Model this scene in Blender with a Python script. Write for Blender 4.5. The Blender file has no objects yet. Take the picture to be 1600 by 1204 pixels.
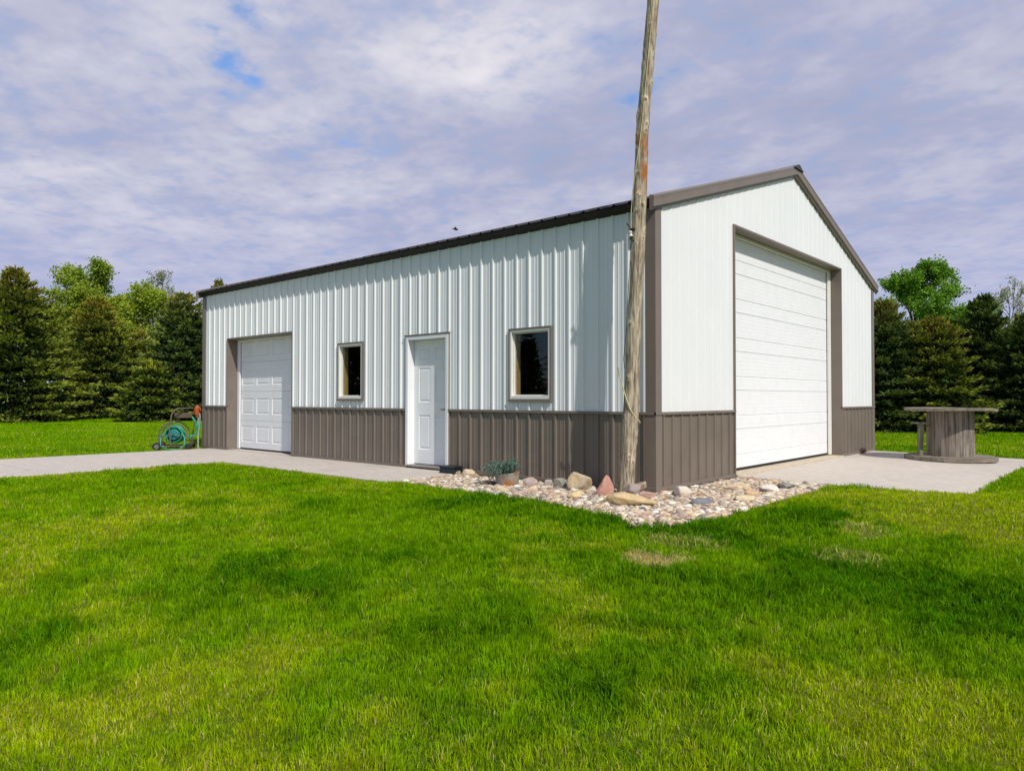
import bpy, math, random
import numpy as np
from mathutils import Vector, Matrix

SC = bpy.context.scene
COL = SC.collection

# ------------------------------------------------------------------ camera
CAM = np.array([4.4721, -7.6326, 1.1093])
YAW, PITCH, ROLL, FPX = -0.7253, 0.0170, 0.0003, 1131.13
def cam_axes():
    cy, sy, cp, sp = math.cos(YAW), math.sin(YAW), math.cos(PITCH), math.sin(PITCH)
    f = np.array([sy*cp, cy*cp, sp]); r = np.array([cy, -sy, 0.0]); u = np.cross(r, f)
    cr, sr = math.cos(ROLL), math.sin(ROLL)
    return r*cr+u*sr, -r*sr+u*cr, f
CR, CU, CF = cam_axes()
cd = bpy.data.cameras.new('camera'); cam = bpy.data.objects.new('camera', cd); COL.objects.link(cam)
cd.sensor_width = 36; cd.sensor_fit = 'HORIZONTAL'; cd.lens = 36*FPX/1600; cd.clip_start = 0.05; cd.clip_end = 3000
cam.matrix_world = Matrix(((CR[0], CU[0], -CF[0], CAM[0]), (CR[1], CU[1], -CF[1], CAM[1]), (CR[2], CU[2], -CF[2], CAM[2]), (0, 0, 0, 1)))
SC.camera = cam
def at(u, depth, z=0.0):                      # point on the ground below a direction of view, at a depth in metres
    p = CAM + CF*depth + CR*((u-800)/FPX*depth)
    return (float(p[0]), float(p[1]), z)

# ------------------------------------------------------------------ world, sun, exposure
SUN = Vector((2.9, -1.0, 3.0)).normalized()
W = bpy.data.worlds.new('World'); SC.world = W; W.use_nodes = True
nt = W.node_tree; nt.nodes.clear()
def N(nt, typ, **kw):
    n = nt.nodes.new(typ)
    for k, v in kw.items():
        if k.startswith('i_'):
            key = k[2:]; key = int(key) if key.isdigit() else key.replace('_', ' ')
            n.inputs[key].default_value = v
        else: setattr(n, k, v)
    return n
def build_world():
    L = nt.links.new
    out = N(nt, 'ShaderNodeOutputWorld'); bg = N(nt, 'ShaderNodeBackground'); bg.inputs[1].default_value = 0.10
    sky = N(nt, 'ShaderNodeTexSky'); sky.sky_type = 'NISHITA'; sky.sun_disc = False
    sky.sun_elevation = math.asin(SUN.z); sky.sun_rotation = math.atan2(SUN.x, SUN.y)
    sky.air_density = 1.0; sky.dust_density = 0.4; sky.ozone_density = 1.5
    tc = N(nt, 'ShaderNodeTexCoord'); sep = N(nt, 'ShaderNodeSeparateXYZ'); L(tc.outputs['Generated'], sep.inputs[0])
    def M(op, a, b=None, c=None):
        n = N(nt, 'ShaderNodeMath', operation=op)
        for i, v in enumerate((a, b, c)):
            if v is None: continue
            if isinstance(v, (int, float)): n.inputs[i].default_value = v
            else: L(v, n.inputs[i])
        return n.outputs[0]
    zc = M('ADD', M('MAXIMUM', sep.outputs[2], 0.0), 0.10)
    px, py = M('DIVIDE', sep.outputs[0], zc), M('DIVIDE', sep.outputs[1], zc)
    cmb = N(nt, 'ShaderNodeCombineXYZ'); L(px, cmb.inputs[0]); L(py, cmb.inputs[1])
    P = cmb.outputs[0]
    def noise(scale, detail, rough, off=(0, 0, 0), dist=0.0, stretch=None):
        mp = N(nt, 'ShaderNodeMapping'); mp.inputs['Location'].default_value = off
        if stretch: mp.inputs['Scale'].default_value = stretch[0]; mp.inputs['Rotation'].default_value = (0, 0, stretch[1])
        L(P, mp.inputs[0])
        n = N(nt, 'ShaderNodeTexNoise'); n.inputs['Scale'].default_value = scale; n.inputs['Detail'].default_value = detail
        n.inputs['Roughness'].default_value = rough; n.inputs['Distortion'].default_value = dist
        L(mp.outputs[0], n.inputs['Vector']); return n.outputs['Fac']
    big = noise(0.55, 3, 0.5, (3.1, 1.7, 0), 0.3)
    mid = noise(2.3, 5, 0.52, (0.4, 5.2, 0), 0.15, ((1, 1.25, 1), 0.6))
    fine = noise(6.5, 8, 0.55, (7.4, 2.2, 0), 0.15, ((1, 1.1, 1), 0.9))
    pf = noise(15.0, 5, 0.55, (1.9, 8.8, 0), 0.2)
    def blob(cx, cy, r, amp):
        dx, dy = M('SUBTRACT', px, cx), M('SUBTRACT', py, cy)
        d2 = M('ADD', M('MULTIPLY', dx, dx), M('MULTIPLY', dy, dy))
        return M('MULTIPLY', M('EXPONENT', M('DIVIDE', d2, -r*r)), amp)
    # breaks in the cloud deck where the blue shows
    gap = None
    for b in ((-1.545, .735, .035, .75), (-1.40, .745, .075, .85), (-1.64, .83, .07, .5), (-1.70, .87, .07, .5), (-1.78, .93, .06, .42), (-1.70, 1.02, .06, .36), (-1.76, 1.15, .06, .36),
              (-1.55, .80, .10, .22), (-1.66, .93, .05, .5), (-1.60, .78, .05, .35), (-1.86, 1.10, .10, .3), (-1.80, 1.35, .10, .3), (-1.70, 1.25, .10, .40), (-.90, 1.56, .14, .42), (-1.04, 1.62, .10, .42), (-1.02, 1.20, .08, .5), (-1.9, 1.5, .16, .3)):
        v = blob(*b); gap = v if gap is None else M('ADD', gap, v)
    f2 = M('ADD', M('ADD', M('MULTIPLY', fine, 0.50), M('MULTIPLY', pf, 0.28)), M('MULTIPLY', mid, 0.22))
    gm = M('ADD', M('MULTIPLY', M('SUBTRACT', 0.51, f2), 4.6), M('ADD', M('SUBTRACT', M('MULTIPLY', gap, 0.85), 0.52), M('MULTIPLY', M('MAXIMUM', M('ADD', M('MULTIPLY', sep.outputs[1], -1.0), 0.05), 0.0), 1.6)))
    mr = N(nt, 'ShaderNodeMapRange', interpolation_type='SMOOTHSTEP'); L(gm, mr.inputs[0])
    mr.inputs[1].default_value = 0.0; mr.inputs[2].default_value = 0.75; mr.inputs[3].default_value = 0.0; mr.inputs[4].default_value = 0.92
    # brightness of the deck
    br = M('ADD', M('MULTIPLY', M('SUBTRACT', mid, 0.5), 1.0), M('MULTIPLY', M('ADD', M('SUBTRACT', fine, 0.5), M('MULTIPLY', M('SUBTRACT', pf, 0.5), 0.45)), 0.62))
    br = M('ADD', br, M('MULTIPLY', M('SUBTRACT', big, 0.5), 0.8))
    br = M('ADD', M('ADD', br, 0.50), M('ADD', M('ADD', blob(-1.15, 1.25, .30, .36), blob(-1.35, 1.0, .5, .14)), M('ADD', blob(-2.9, .75, 1.2, .05), M('ADD', blob(-.5, 2.4, .9, -.22), blob(-1.25, 1.75, .5, -.14)))))
    cr = N(nt, 'ShaderNodeValToRGB'); L(br, cr.inputs[0]); e = cr.color_ramp.elements
    e[0].position = 0.0; e[0].color = (.36, .385, .52, 1); e[1].position = 1.0; e[1].color = (.82, .79, .85, 1)
    for p_, c_ in ((.33, (.43, .45, .62, 1)), (.60, (.56, .57, .70, 1))):
        q = e.new(p_); q.color = c_
    # horizon: even lavender
    hz = N(nt, 'ShaderNodeMapRange', interpolation_type='SMOOTHSTEP'); L(sep.outputs[2], hz.inputs[0])
    hz.inputs[1].default_value = 0.0; hz.inputs[2].default_value = 0.32; hz.inputs[3].default_value = 0.92; hz.inputs[4].default_value = 0.0
    m1 = N(nt, 'ShaderNodeMix', data_type='RGBA'); L(hz.outputs[0], m1.inputs[0]); L(cr.outputs[0], m1.inputs[6]); m1.inputs[7].default_value = (.435, .465, .70, 1)
    sc10 = N(nt, 'ShaderNodeVectorMath', operation='SCALE'); L(m1.outputs[2], sc10.inputs[0]); sc10.inputs['Scale'].default_value = 10.0
    skc = N(nt, 'ShaderNodeVectorMath', operation='MULTIPLY'); L(sky.outputs[0], skc.inputs[0])
    # clear-sky tint: brighter blue ahead, kept dimmer behind to lower the long wall's ambient
    kf = N(nt, 'ShaderNodeMapRange', interpolation_type='SMOOTHSTEP'); L(sep.outputs[1], kf.inputs[0]); kf.inputs[1].default_value = 0.0; kf.inputs[2].default_value = 0.35; kf.inputs[3].default_value = 0.0; kf.inputs[4].default_value = 1.0
    kc = N(nt, 'ShaderNodeMix', data_type='RGBA'); L(kf.outputs[0], kc.inputs[0]); kc.inputs[6].default_value = (.95, 1.0, 1.1, 1); kc.inputs[7].default_value = (1.25, 1.55, 1.95, 1); L(kc.outputs[2], skc.inputs[1])
    m2 = N(nt, 'ShaderNodeMix', data_type='RGBA'); L(mr.outputs[0], m2.inputs[0]); L(sc10.outputs[0], m2.inputs[6]); L(skc.outputs[0], m2.inputs[7])
    # thin bluish seams between the puffs
    sm = N(nt, 'ShaderNodeMapRange', interpolation_type='SMOOTHSTEP'); L(M('ADD', M('SUBTRACT', 0.5, f2), M('MULTIPLY', gap, 0.10)), sm.inputs[0]); sm.inputs[1].default_value = -.02; sm.inputs[2].default_value = 0.12; sm.inputs[3].default_value = 0.0; sm.inputs[4].default_value = 0.46
    m0 = N(nt, 'ShaderNodeMix', data_type='RGBA'); L(sm.outputs[0], m0.inputs[0]); L(m1.outputs[2], m0.inputs[6]); m0.inputs[7].default_value = (.34, .45, .72, 1); L(m0.outputs[2], sc10.inputs[0])
    L(m2.outputs[2], bg.inputs[0]); L(bg.outputs[0], out.inputs[0])
build_world()
sl = bpy.data.lights.new('sun', 'SUN'); sl.energy = 3.75; sl.angle = math.radians(0.53); sl.color = (1.0, .955, .88)
so = bpy.data.objects.new('sun', sl); COL.objects.link(so); so.location = (20, -8, 25)
so.rotation_euler = SUN.to_track_quat('Z', 'Y').to_euler()
vs = SC.view_settings; vs.view_transform = 'Standard'; vs.look = 'None'; vs.exposure = 0.0; vs.gamma = 1.0; vs.use_curve_mapping = False
SC.cycles.max_bounces = 6; SC.cycles.diffuse_bounces = 3; SC.cycles.transparent_max_bounces = 12

# ------------------------------------------------------------------ helpers
def tag(o, label=None, cat=None, group=None, kind=None):
    if label: o['label'] = label
    if cat: o['category'] = cat
    if group: o['group'] = group
    if kind: o['kind'] = kind
    return o
def empty(name, loc=(0, 0, 0), rz=0.0):
    o = bpy.data.objects.new(name, None); COL.objects.link(o); o.location = loc; o.rotation_euler = (0, 0, rz); o.empty_display_size = 0.2
    return o
def np_mesh(name, V, F, mat, parent=None, colors=None, smooth=False, k=None):
    """V (n,3); F (m,k) array of faces with k corners, linked as ONE mesh object"""
    V = np.asarray(V, dtype=np.float32); F = np.asarray(F, dtype=np.int32); k = F.shape[1]
    me = bpy.data.meshes.new(name)
    me.vertices.add(len(V)); me.vertices.foreach_set('co', V.ravel())
    me.loops.add(F.size); me.loops.foreach_set('vertex_index', F.ravel())
    me.polygons.add(len(F)); me.polygons.foreach_set('loop_start', np.arange(0, F.size, k, dtype=np.int32))
    try: me.polygons.foreach_set('loop_total', np.full(len(F), k, dtype=np.int32))
    except Exception: pass
    me.polygons.foreach_set('use_smooth', np.full(len(F), bool(smooth)))
    if colors is not None:
        a = me.color_attributes.new('tint', 'FLOAT_COLOR', 'POINT')
        c = np.ones((len(V), 4), dtype=np.float32); c[:, :3] = colors; a.data.foreach_set('color', c.ravel())
    me.materials.append(mat); me.update(calc_edges=True)
    o = bpy.data.objects.new(name, me); COL.objects.link(o)
    if parent: o.parent = parent
    return o
class MB:
    """collects boxes, tubes, polygons in one mesh"""
    def __init__(s): s.v = []; s.f = []; s.sm = []
    def add(s, vs, fs, smooth=False):
        b = len(s.v); s.v += [tuple(map(float, v)) for v in vs]; s.f += [tuple(b+i for i in f) for f in fs]; s.sm += [smooth]*len(fs)
    def box(s, x0, x1, y0, y1, z0, z1):
        s.add([(x0, y0, z0), (x1, y0, z0), (x1, y1, z0), (x0, y1, z0), (x0, y0, z1), (x1, y0, z1), (x1, y1, z1), (x0, y1, z1)],
              [(0, 3, 2, 1), (4, 5, 6, 7), (0, 1, 5, 4), (1, 2, 6, 5), (2, 3, 7, 6), (3, 0, 4, 7)])
    def prism(s, prof, a, b, axes='xz'):
        """prof list of 2D points, extruded along the third axis from a to b"""
        n = len(prof); vs = []
        for t in (a, b):
            for p in prof:
                if axes == 'xz': vs.append((p[0], t, p[1]))
                elif axes == 'yz': vs.append((t, p[0], p[1]))
                else: vs.append((p[0], p[1], t))
        fs = [tuple(range(n))[::-1], tuple(range(n, 2*n))] + [(i, (i+1) % n, n+(i+1) % n, n+i) for i in range(n)]
        s.add(vs, fs)
    def tube(s, pts, r, n=8, caps=True, smooth=True):
        pts = [Vector(p) for p in pts]; rr = r if isinstance(r, (list, tuple, np.ndarray)) else [r]*len(pts)
        rings = []; up = None
        for i, p in enumerate(pts):
            d = (pts[min(i+1, len(pts)-1)] - pts[max(i-1, 0)]).normalized()
            if up is None: up = d.orthogonal().normalized()
            up = (up - d*up.dot(d)).normalized(); w = d.cross(up)
            rings.append([p + (up*math.cos(2*math.pi*k/n) + w*math.sin(2*math.pi*k/n))*rr[i] for k in range(n)])
        vs = [v for r_ in rings for v in r_]
        fs = [(i*n+k, i*n+(k+1) % n, (i+1)*n+(k+1) % n, (i+1)*n+k) for i in range(len(pts)-1) for k in range(n)]
        s.add(vs, fs, smooth)
        if caps: s.add(rings[0], [tuple(range(n))[::-1]]); s.add(rings[-1], [tuple(range(n))])
    def lathe(s, prof, n=32, c=(0, 0, 0), smooth=True):
        vs = [(c[0]+r*math.cos(2*math.pi*k/n), c[1]+r*math.sin(2*math.pi*k/n), c[2]+z) for r, z in prof for k in range(n)]
        fs = [(i*n+k, i*n+(k+1) % n, (i+1)*n+(k+1) % n, (i+1)*n+k) for i in range(len(prof)-1) for k in range(n)]
        s.add(vs, fs, smooth)
    def build(s, name, mat, parent=None, bevel=0.0):
        me = bpy.data.meshes.new(name); me.from_pydata(s.v, [], s.f); me.polygons.foreach_set('use_smooth', s.sm)
        me.materials.append(mat); me.update()
        o = bpy.data.objects.new(name, me); COL.objects.link(o)
        if parent: o.parent = parent
        if bevel:
            m = o.modifiers.new('bevel', 'BEVEL'); m.width = bevel; m.segments = 2; m.limit_method = 'ANGLE'
        return o
def box_obj(name, mat, parent, *dims, bevel=0.0):
    m = MB(); m.box(*dims); return m.build(name, mat, parent, bevel)

def mat(name, color, rough=0.6, spec=0.4, metal=0.0, vary=None, bump=None, tint=False, translucent=None):
    """procedural material. vary = (scale, second colour, low, high, stretch), bump = (scale, strength, stretch)"""
    m = bpy.data.materials.new(name); m.use_nodes = True; t = m.node_tree; t.nodes.clear(); L = t.links.new
    out = N(t, 'ShaderNodeOutputMaterial'); b = N(t, 'ShaderNodeBsdfPrincipled')
    b.inputs['Roughness'].default_value = rough; b.inputs['Specular IOR Level'].default_value = spec; b.inputs['Metallic'].default_value = metal
    tc = N(t, 'ShaderNodeTexCoord'); csock = None
    if tint:
        a = N(t, 'ShaderNodeAttribute'); a.attribute_name = 'tint'; csock = a.outputs['Color']
    if vary:
        for v in (vary if isinstance(vary, list) else [vary]):
            sc_, c2, lo, hi = v[:4]; st = v[4] if len(v) > 4 else (1, 1, 1)
            mp = N(t, 'ShaderNodeMapping'); mp.inputs['Scale'].default_value = st; L(tc.outputs['Object'], mp.inputs[0])
            n = N(t, 'ShaderNodeTexNoise'); n.inputs['Scale'].default_value = sc_; n.inputs['Detail'].default_value = 6; n.inputs['Roughness'].default_value = 0.6
            L(mp.outputs[0], n.inputs['Vector'])
            r = N(t, 'ShaderNodeMapRange'); r.inputs[1].default_value = lo; r.inputs[2].default_value = hi; L(n.outputs['Fac'], r.inputs[0])
            mx = N(t, 'ShaderNodeMix', data_type='RGBA'); L(r.outputs[0], mx.inputs[0])
            if csock: L(csock, mx.inputs[6])
            else: mx.inputs[6].default_value = (*color, 1)
            mx.inputs[7].default_value = (*c2, 1); csock = mx.outputs[2]
    if csock: L(csock, b.inputs['Base Color'])
    else: b.inputs['Base Color'].default_value = (*color, 1)
    if bump:
        st = bump[2] if len(bump) > 2 else (1, 1, 1)
        mp = N(t, 'ShaderNodeMapping'); mp.inputs['Scale'].default_value = st; L(tc.outputs['Object'], mp.inputs[0])
        n = N(t, 'ShaderNodeTexNoise'); n.inputs['Scale'].default_value = bump[0]; n.inputs['Detail'].default_value = 5
        L(mp.outputs[0], n.inputs['Vector'])
        bp = N(t, 'ShaderNodeBump'); bp.inputs['Strength'].default_value = bump[1]; bp.inputs['Distance'].default_value = bump[3] if len(bump) > 3 else 0.01
        L(n.outputs['Fac'], bp.inputs['Height']); L(bp.outputs[0], b.inputs['Normal'])
    sh = b.outputs[0]
    if translucent:
        tr = N(t, 'ShaderNodeBsdfTranslucent'); mx = N(t, 'ShaderNodeMixShader'); mx.inputs[0].default_value = translucent
        if csock: L(csock, tr.inputs[0])
        else: tr.inputs[0].default_value = (*color, 1)
        L(b.outputs[0], mx.inputs[1]); L(tr.outputs[0], mx.inputs[2]); sh = mx.outputs[0]
    L(sh, out.inputs[0]); return m

WHITE_METAL = mat('white_painted_steel', (.785, .795, .78), .38, .5, vary=[(1.1, (.74, .755, .745), .35, .75), (14, (.73, .75, .745), .62, .85, (1, 1, .3))], bump=(1.6, .25, (1, 1, .35), .02))
BROWN_METAL = mat('brown_painted_steel', (.190, .153, .122), .36, .45, vary=[(2.2, (.166, .134, .108), .4, .7), (9, (.23, .20, .175), .62, .85, (1, 1, .5))], bump=(1.6, .25, (1, 1, .35), .02))
TRIM_BROWN = mat('brown_trim_steel', (.195, .158, .128), .42, .4, vary=(3.0, (.17, .138, .112), .4, .7), bump=(3, .15))
ROOF_METAL = mat('dark_roof_steel', (.035, .028, .025), .45, .4, vary=(2.0, (.03, .024, .022), .4, .7))
WHITE_PAINT = mat('white_door_paint', (.79, .80, .80), .5, .35, vary=(5.0, (.75, .755, .75), .45, .75), bump=(40, .06))
CREAM = mat('cream_vinyl', (.74, .73, .66), .5, .35, vary=(6.0, (.66, .64, .56), .55, .8))
CONCRETE = mat('broom_finished_concrete', (.53, .465, .395), .9, .15, vary=[(0.9, (.49, .435, .38), .40, .66), (7.0, (.60, .545, .485), .45, .75), (60, (.44, .39, .34), .60, .80), (2.3, (.42, .37, .32), .60, .74)], bump=(120, .3, (1, 4, 1), .004))
SILL = mat('tan_sill_concrete', (.55, .46, .35), .9, .1, vary=(8.0, (.42, .35, .26), .45, .7), bump=(60, .3))
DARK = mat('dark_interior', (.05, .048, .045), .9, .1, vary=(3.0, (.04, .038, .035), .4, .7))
WOOD_LINER = mat('varnished_pine', (.50, .31, .08), .5, .3, vary=(6.0, (.38, .22, .05), .4, .7, (3, 3, .4)))
BLACK = mat('black_plastic', (.012, .013, .015), .42, .5, vary=(20, (.03, .03, .032), .5, .8))
EAVE_SHADE = mat('shade_black_eave_steel', (.014, .011, .010), .6, .3, vary=(2.0, (.02, .016, .014), .4, .7))  # near-black stands in for the shade under the roof edge
RUBBER = mat('black_rubber', (.02, .02, .02), .8, .3, vary=(20, (.05, .045, .04), .5, .8))
TUBE = mat('bronze_painted_tube', (.13, .11, .07), .45, .5, vary=(30, (.08, .06, .04), .5, .7))
HOSE = mat('teal_garden_hose', (.015, .23, .13), .4, .5, vary=(12, (.03, .32, .25), .4, .7))
TEAL = mat('turquoise_plastic', (.01, .19, .17), .4, .5, vary=(15, (.0, .22, .27), .4, .7))
ORANGE = mat('orange_red_paint', (.38, .075, .02), .5, .4, vary=(18, (.33, .06, .02), .45, .7))
PIPE = mat('galvanised_pipe', (.50, .51, .49), .5, .4, .3, vary=(25, (.35, .34, .31), .5, .7))
NICKEL = mat('dark_nickel', (.10, .10, .10), .3, .5, .8, vary=(30, (.07, .07, .07), .4, .7))
RUSTPART = mat('rusty_iron', (.09, .045, .03), .8, .3, vary=(30, (.04, .025, .02), .45, .65))
GALV = mat('galvanised_tub_with_rust', (.36, .35, .30), .6, .4, .35, vary=[(9, (.27, .265, .24), .4, .7), (5.0, (.42, .17, .04), .50, .62)])
GREYWOOD = mat('weathered_grey_wood', (.30, .255, .205), .85, .2, vary=[(4.0, (.12, .095, .075), .42, .62, (4, 4, .35)), (20, (.33, .285, .235), .5, .75, (3, 3, .12)), (9, (.06, .045, .035), .66, .78, (2, 2, .7))], bump=(30, .7, (3, 3, .12), .01))
DECKWOOD = mat('weathered_flat_boards', (.25, .21, .165), .85, .2, vary=[(5.0, (.14, .11, .085), .42, .62, (.4, 4, 4)), (25, (.40, .36, .30), .5, .75, (.2, 4, 4))], bump=(30, .6, (.2, 4, 4), .01))
SEATWOOD = mat('grey_green_board', (.22, .215, .15), .85, .2, vary=(8.0, (.12, .115, .08), .42, .62, (3, 3, .3)), bump=(30, .5, (3, 3, .2), .01))
BARK = mat('tree_bark', (.11, .085, .06), .9, .1, vary=(9.0, (.06, .048, .036), .4, .7, (1, 1, .3)), bump=(14, .8, (1, 1, .3), .03))
PALEBARK = mat('pale_bark', (.20, .18, .15), .9, .1, vary=(9.0, (.12, .105, .09), .4, .7, (1, 1, .3)))
NEEDLE = mat('needles', (.05, .08, .02), .75, .12, tint=True, translucent=.22)
LEAF = mat('leaves', (.1, .2, .03), .6, .2, tint=True, translucent=.38)
GRASSM = mat('grass_blades', (.1, .24, .01), .7, .0, tint=True, translucent=.36)
PEBBLE = mat('river_pebbles', (.4, .35, .3), .7, .25, tint=True, vary=(45, (.42, .36, .31), .62, .9), bump=(60, .3))
CORD = mat('yellow_cord', (.58, .53, .28), .6, .3, vary=(40, (.42, .40, .22), .4, .7))
WIRE = mat('black_wire', (.02, .02, .02), .5, .4, vary=(40, (.04, .04, .04), .4, .7))
PORCELAIN = mat('white_insulator', (.72, .71, .66), .3, .6, vary=(30, (.5, .48, .42), .55, .7))

def glass_mat():
    m = bpy.data.materials.new('window_glass'); m.use_nodes = True; t = m.node_tree; t.nodes.clear(); L = t.links.new
    out = N(t, 'ShaderNodeOutputMaterial'); tr = N(t, 'ShaderNodeBsdfTransparent'); tr.inputs[0].default_value = (.93, .95, .94, 1)
    gl = N(t, 'ShaderNodeBsdfGlossy'); gl.inputs['Roughness'].default_value = 0.004; gl.inputs[0].default_value = (.80, .88, 1.0, 1)
    lw = N(t, 'ShaderNodeLayerWeight'); lw.inputs[0].default_value = .5; p5 = N(t, 'ShaderNodeMath', operation='POWER'); L(lw.outputs['Facing'], p5.inputs[0]); p5.inputs[1].default_value = 5.0
    fr = N(t, 'ShaderNodeMapRange'); fr.inputs[3].default_value = .028; fr.inputs[4].default_value = .9; L(p5.outputs[0], fr.inputs[0]); mx = N(t, 'ShaderNodeMixShader')
    tc = N(t, 'ShaderNodeTexCoord'); n = N(t, 'ShaderNodeTexNoise'); n.inputs['Scale'].default_value = 1.4; L(tc.outputs['Object'], n.inputs['Vector'])
    bp = N(t, 'ShaderNodeBump'); bp.inputs['Strength'].default_value = .02; bp.inputs['Distance'].default_value = .01; L(n.outputs['Fac'], bp.inputs['Height']); L(bp.outputs[0], gl.inputs['Normal'])
    L(fr.outputs[0], mx.inputs[0]); L(tr.outputs[0], mx.inputs[1]); L(gl.outputs[0], mx.inputs[2]); L(mx.outputs[0], out.inputs[0]); return m
GLASS = glass_mat()

# value noise in numpy for terrain and lawn patches
def vnoise(x, y, scale, seed):
    rs = np.random.RandomState(seed); T = rs.rand(64, 64)
    u, v = np.asarray(x)/scale, np.asarray(y)/scale; iu, iv = np.floor(u).astype(int), np.floor(v).astype(int); fu, fv = u-iu, v-iv
    fu = fu*fu*(3-2*fu); fv = fv*fv*(3-2*fv); a = T[iu % 64, iv % 64]; b = T[(iu+1) % 64, iv % 64]; c = T[iu % 64, (iv+1) % 64]; d = T[(iu+1) % 64, (iv+1) % 64]
    return (a*(1-fu)+b*fu)*(1-fv) + (c*(1-fu)+d*fu)*fv
def fnoise(x, y, scale, seed, octv=3):
    s = 0; w = 0
    for o in range(octv): s = s + vnoise(x, y, scale/2**o, seed+o*7)*0.55**o; w += 0.55**o
    return s/w
def sstep(a, b, x):
    t = np.clip((x-a)/(b-a), 0, 1); return t*t*(3-2*t)

# ------------------------------------------------------------------ layout of the ground
LW, WW, HW, PK = 11.63, 9.01, 3.435, 4.85       # shed: length, width, eave height, peak height
DRIVE = (-11.25, -7.72, -60.0, 0.0)             # x0, x1, y0, y1
WALK = (-7.72, -3.25, -1.50, 0.0)
APRON = (0.0, 2.84, 2.25, 8.95)
BED = np.array([(-3.25, 0.0), (-3.25, -1.22), (-2.3, -1.30), (-1.0, -1.42), (0.0, -1.56), (0.6, -1.78), (1.02, -2.10), (1.22, -1.8), (1.32, -1.1), (1.32, 0.3), (1.28, 2.25), (0.0, 2.25), (0.0, 0.0)])
def in_poly(x, y, poly):
    x = np.asarray(x); y = np.asarray(y); c = np.zeros(x.shape, bool); n = len(poly)
    for i in range(n):
        x0, y0 = poly[i]; x1, y1 = poly[(i+1) % n]
        if y0 == y1: continue
        k = ((y0 > y) != (y1 > y)) & (x < (x1-x0)*(y-y0)/(y1-y0)+x0); c ^= k
    return c
def in_rect(x, y, r, g=0.0): return (x > r[0]-g) & (x < r[1]+g) & (y > r[2]-g) & (y < r[3]+g)
def rect_dist(x, y, r):
    dx = np.maximum(np.maximum(r[0]-x, x-r[1]), 0); dy = np.maximum(np.maximum(r[2]-y, y-r[3]), 0); return np.hypot(dx, dy)
def poly_dist(x, y, poly):
    d = np.full(np.shape(x), 1e9); n = len(poly)
    for i in range(n):
        a = poly[i]; b = poly[(i+1) % n]; ab = b-a; t = np.clip(((x-a[0])*ab[0]+(y-a[1])*ab[1])/(ab@ab), 0, 1)
        d = np.minimum(d, np.hypot(x-a[0]-t*ab[0], y-a[1]-t*ab[1]))
    return np.where(in_poly(x, y, poly), 0, d)
def apron_z(x): return -0.012*np.maximum(x, 0)
TROUGH = np.array([(1.3, -1.95), (1.9, -2.05), (2.4, -2.3), (3.0, -2.45), (3.6, -2.75), (4.3, -2.6), (5.5, -2.3)])
def trough_d(x, y):
    d = np.full(np.shape(x), 1e9)
    for i in range(len(TROUGH)-1):
        a = TROUGH[i]; b = TROUGH[i+1]; ab = b-a; t = np.clip(((x-a[0])*ab[0]+(y-a[1])*ab[1])/(ab@ab), 0, 1)
        d = np.minimum(d, np.hypot(x-a[0]-t*ab[0], y-a[1]-t*ab[1]))
    return d
def height(x, y):
    x = np.asarray(x, float); y = np.asarray(y, float)
    d = x*.506 - y*.862
    z = -0.035 - 0.30*sstep(2.2, 8.5, d)
    far = np.hypot(x-4, y+7)
    z = z + (fnoise(x, y, 1.7, 3, 3)-.5)*.07*np.exp(-far/30) + (fnoise(x, y, .55, 21, 2)-.5)*.030*np.exp(-far/20)
    g = lambda cx, cy, s, a: a*np.exp(-((x-cx)**2+(y-cy)**2)/(s*s))
    z = z + g(2.3, 0.6, 1.0, .075) + g(4.0, 1.2, 1.5, .10) + g(4.3, 4.0, 1.3, .06) + g(-7.0, -2.2, 1.3, .03) - .06*np.exp(-(trough_d(x, y)/.35)**2)
    # flatten under slabs, stones and the shed
    ds = np.minimum(np.minimum(rect_dist(x, y, DRIVE), rect_dist(x, y, WALK)), rect_dist(x, y, APRON))
    k = sstep(0.0, 0.35, ds); z = np.where(ds < .35, (-.045)*(1-k) + z*k, z)
    z = np.where(ds < 0.001, -.12, z)
    db = poly_dist(x, y, BED); k = sstep(0.0, 0.30, db); z = np.where(db < .30, -.065*(1-k)+z*k, z)
    z = np.where(in_rect(x, y, (-LW, 0, 0, WW), -.02), -.12, z)
    return z
def axis(lo, hi, step, far):
    a = list(np.arange(lo, hi+1e-6, step)); s = step; v = hi
    while v < far: s *= 1.22; v += s; a.append(v)
    s = step; v = lo
    while v > -far: s *= 1.22; v -= s; a.insert(0, v)
    return np.array(a)
gx, gy = axis(-14.5, 8.0, .11, 900), axis(-8.5, 10.5, .11, 900)
X, Y = np.meshgrid(gx, gy, indexing='ij'); Z = height(X, Y); nx, ny = X.shape
idx = np.arange(nx*ny).reshape(nx, ny)
Fg = np.stack([idx[:-1, :-1], idx[1:, :-1], idx[1:, 1:], idx[:-1, 1:]], -1).reshape(-1, 4)
DEAD = [(1.72, -3.06, .15, .26, 1.0), (1.88, -2.90, .13, .13, .7), (1.62, -2.30, .3, .3, .35), (2.6, -1.0, .22, .3, .35), (2.75, -1.95, .2, .25, .35)]
def lp(u, v, z=-.15): d = (CAM[2]-z)*FPX/(v-621.2); return CAM[0]+CF[0]*d+CR[0]*(u-800)/FPX*d, CAM[1]+CF[1]*d+CR[1]*(u-800)/FPX*d
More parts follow.
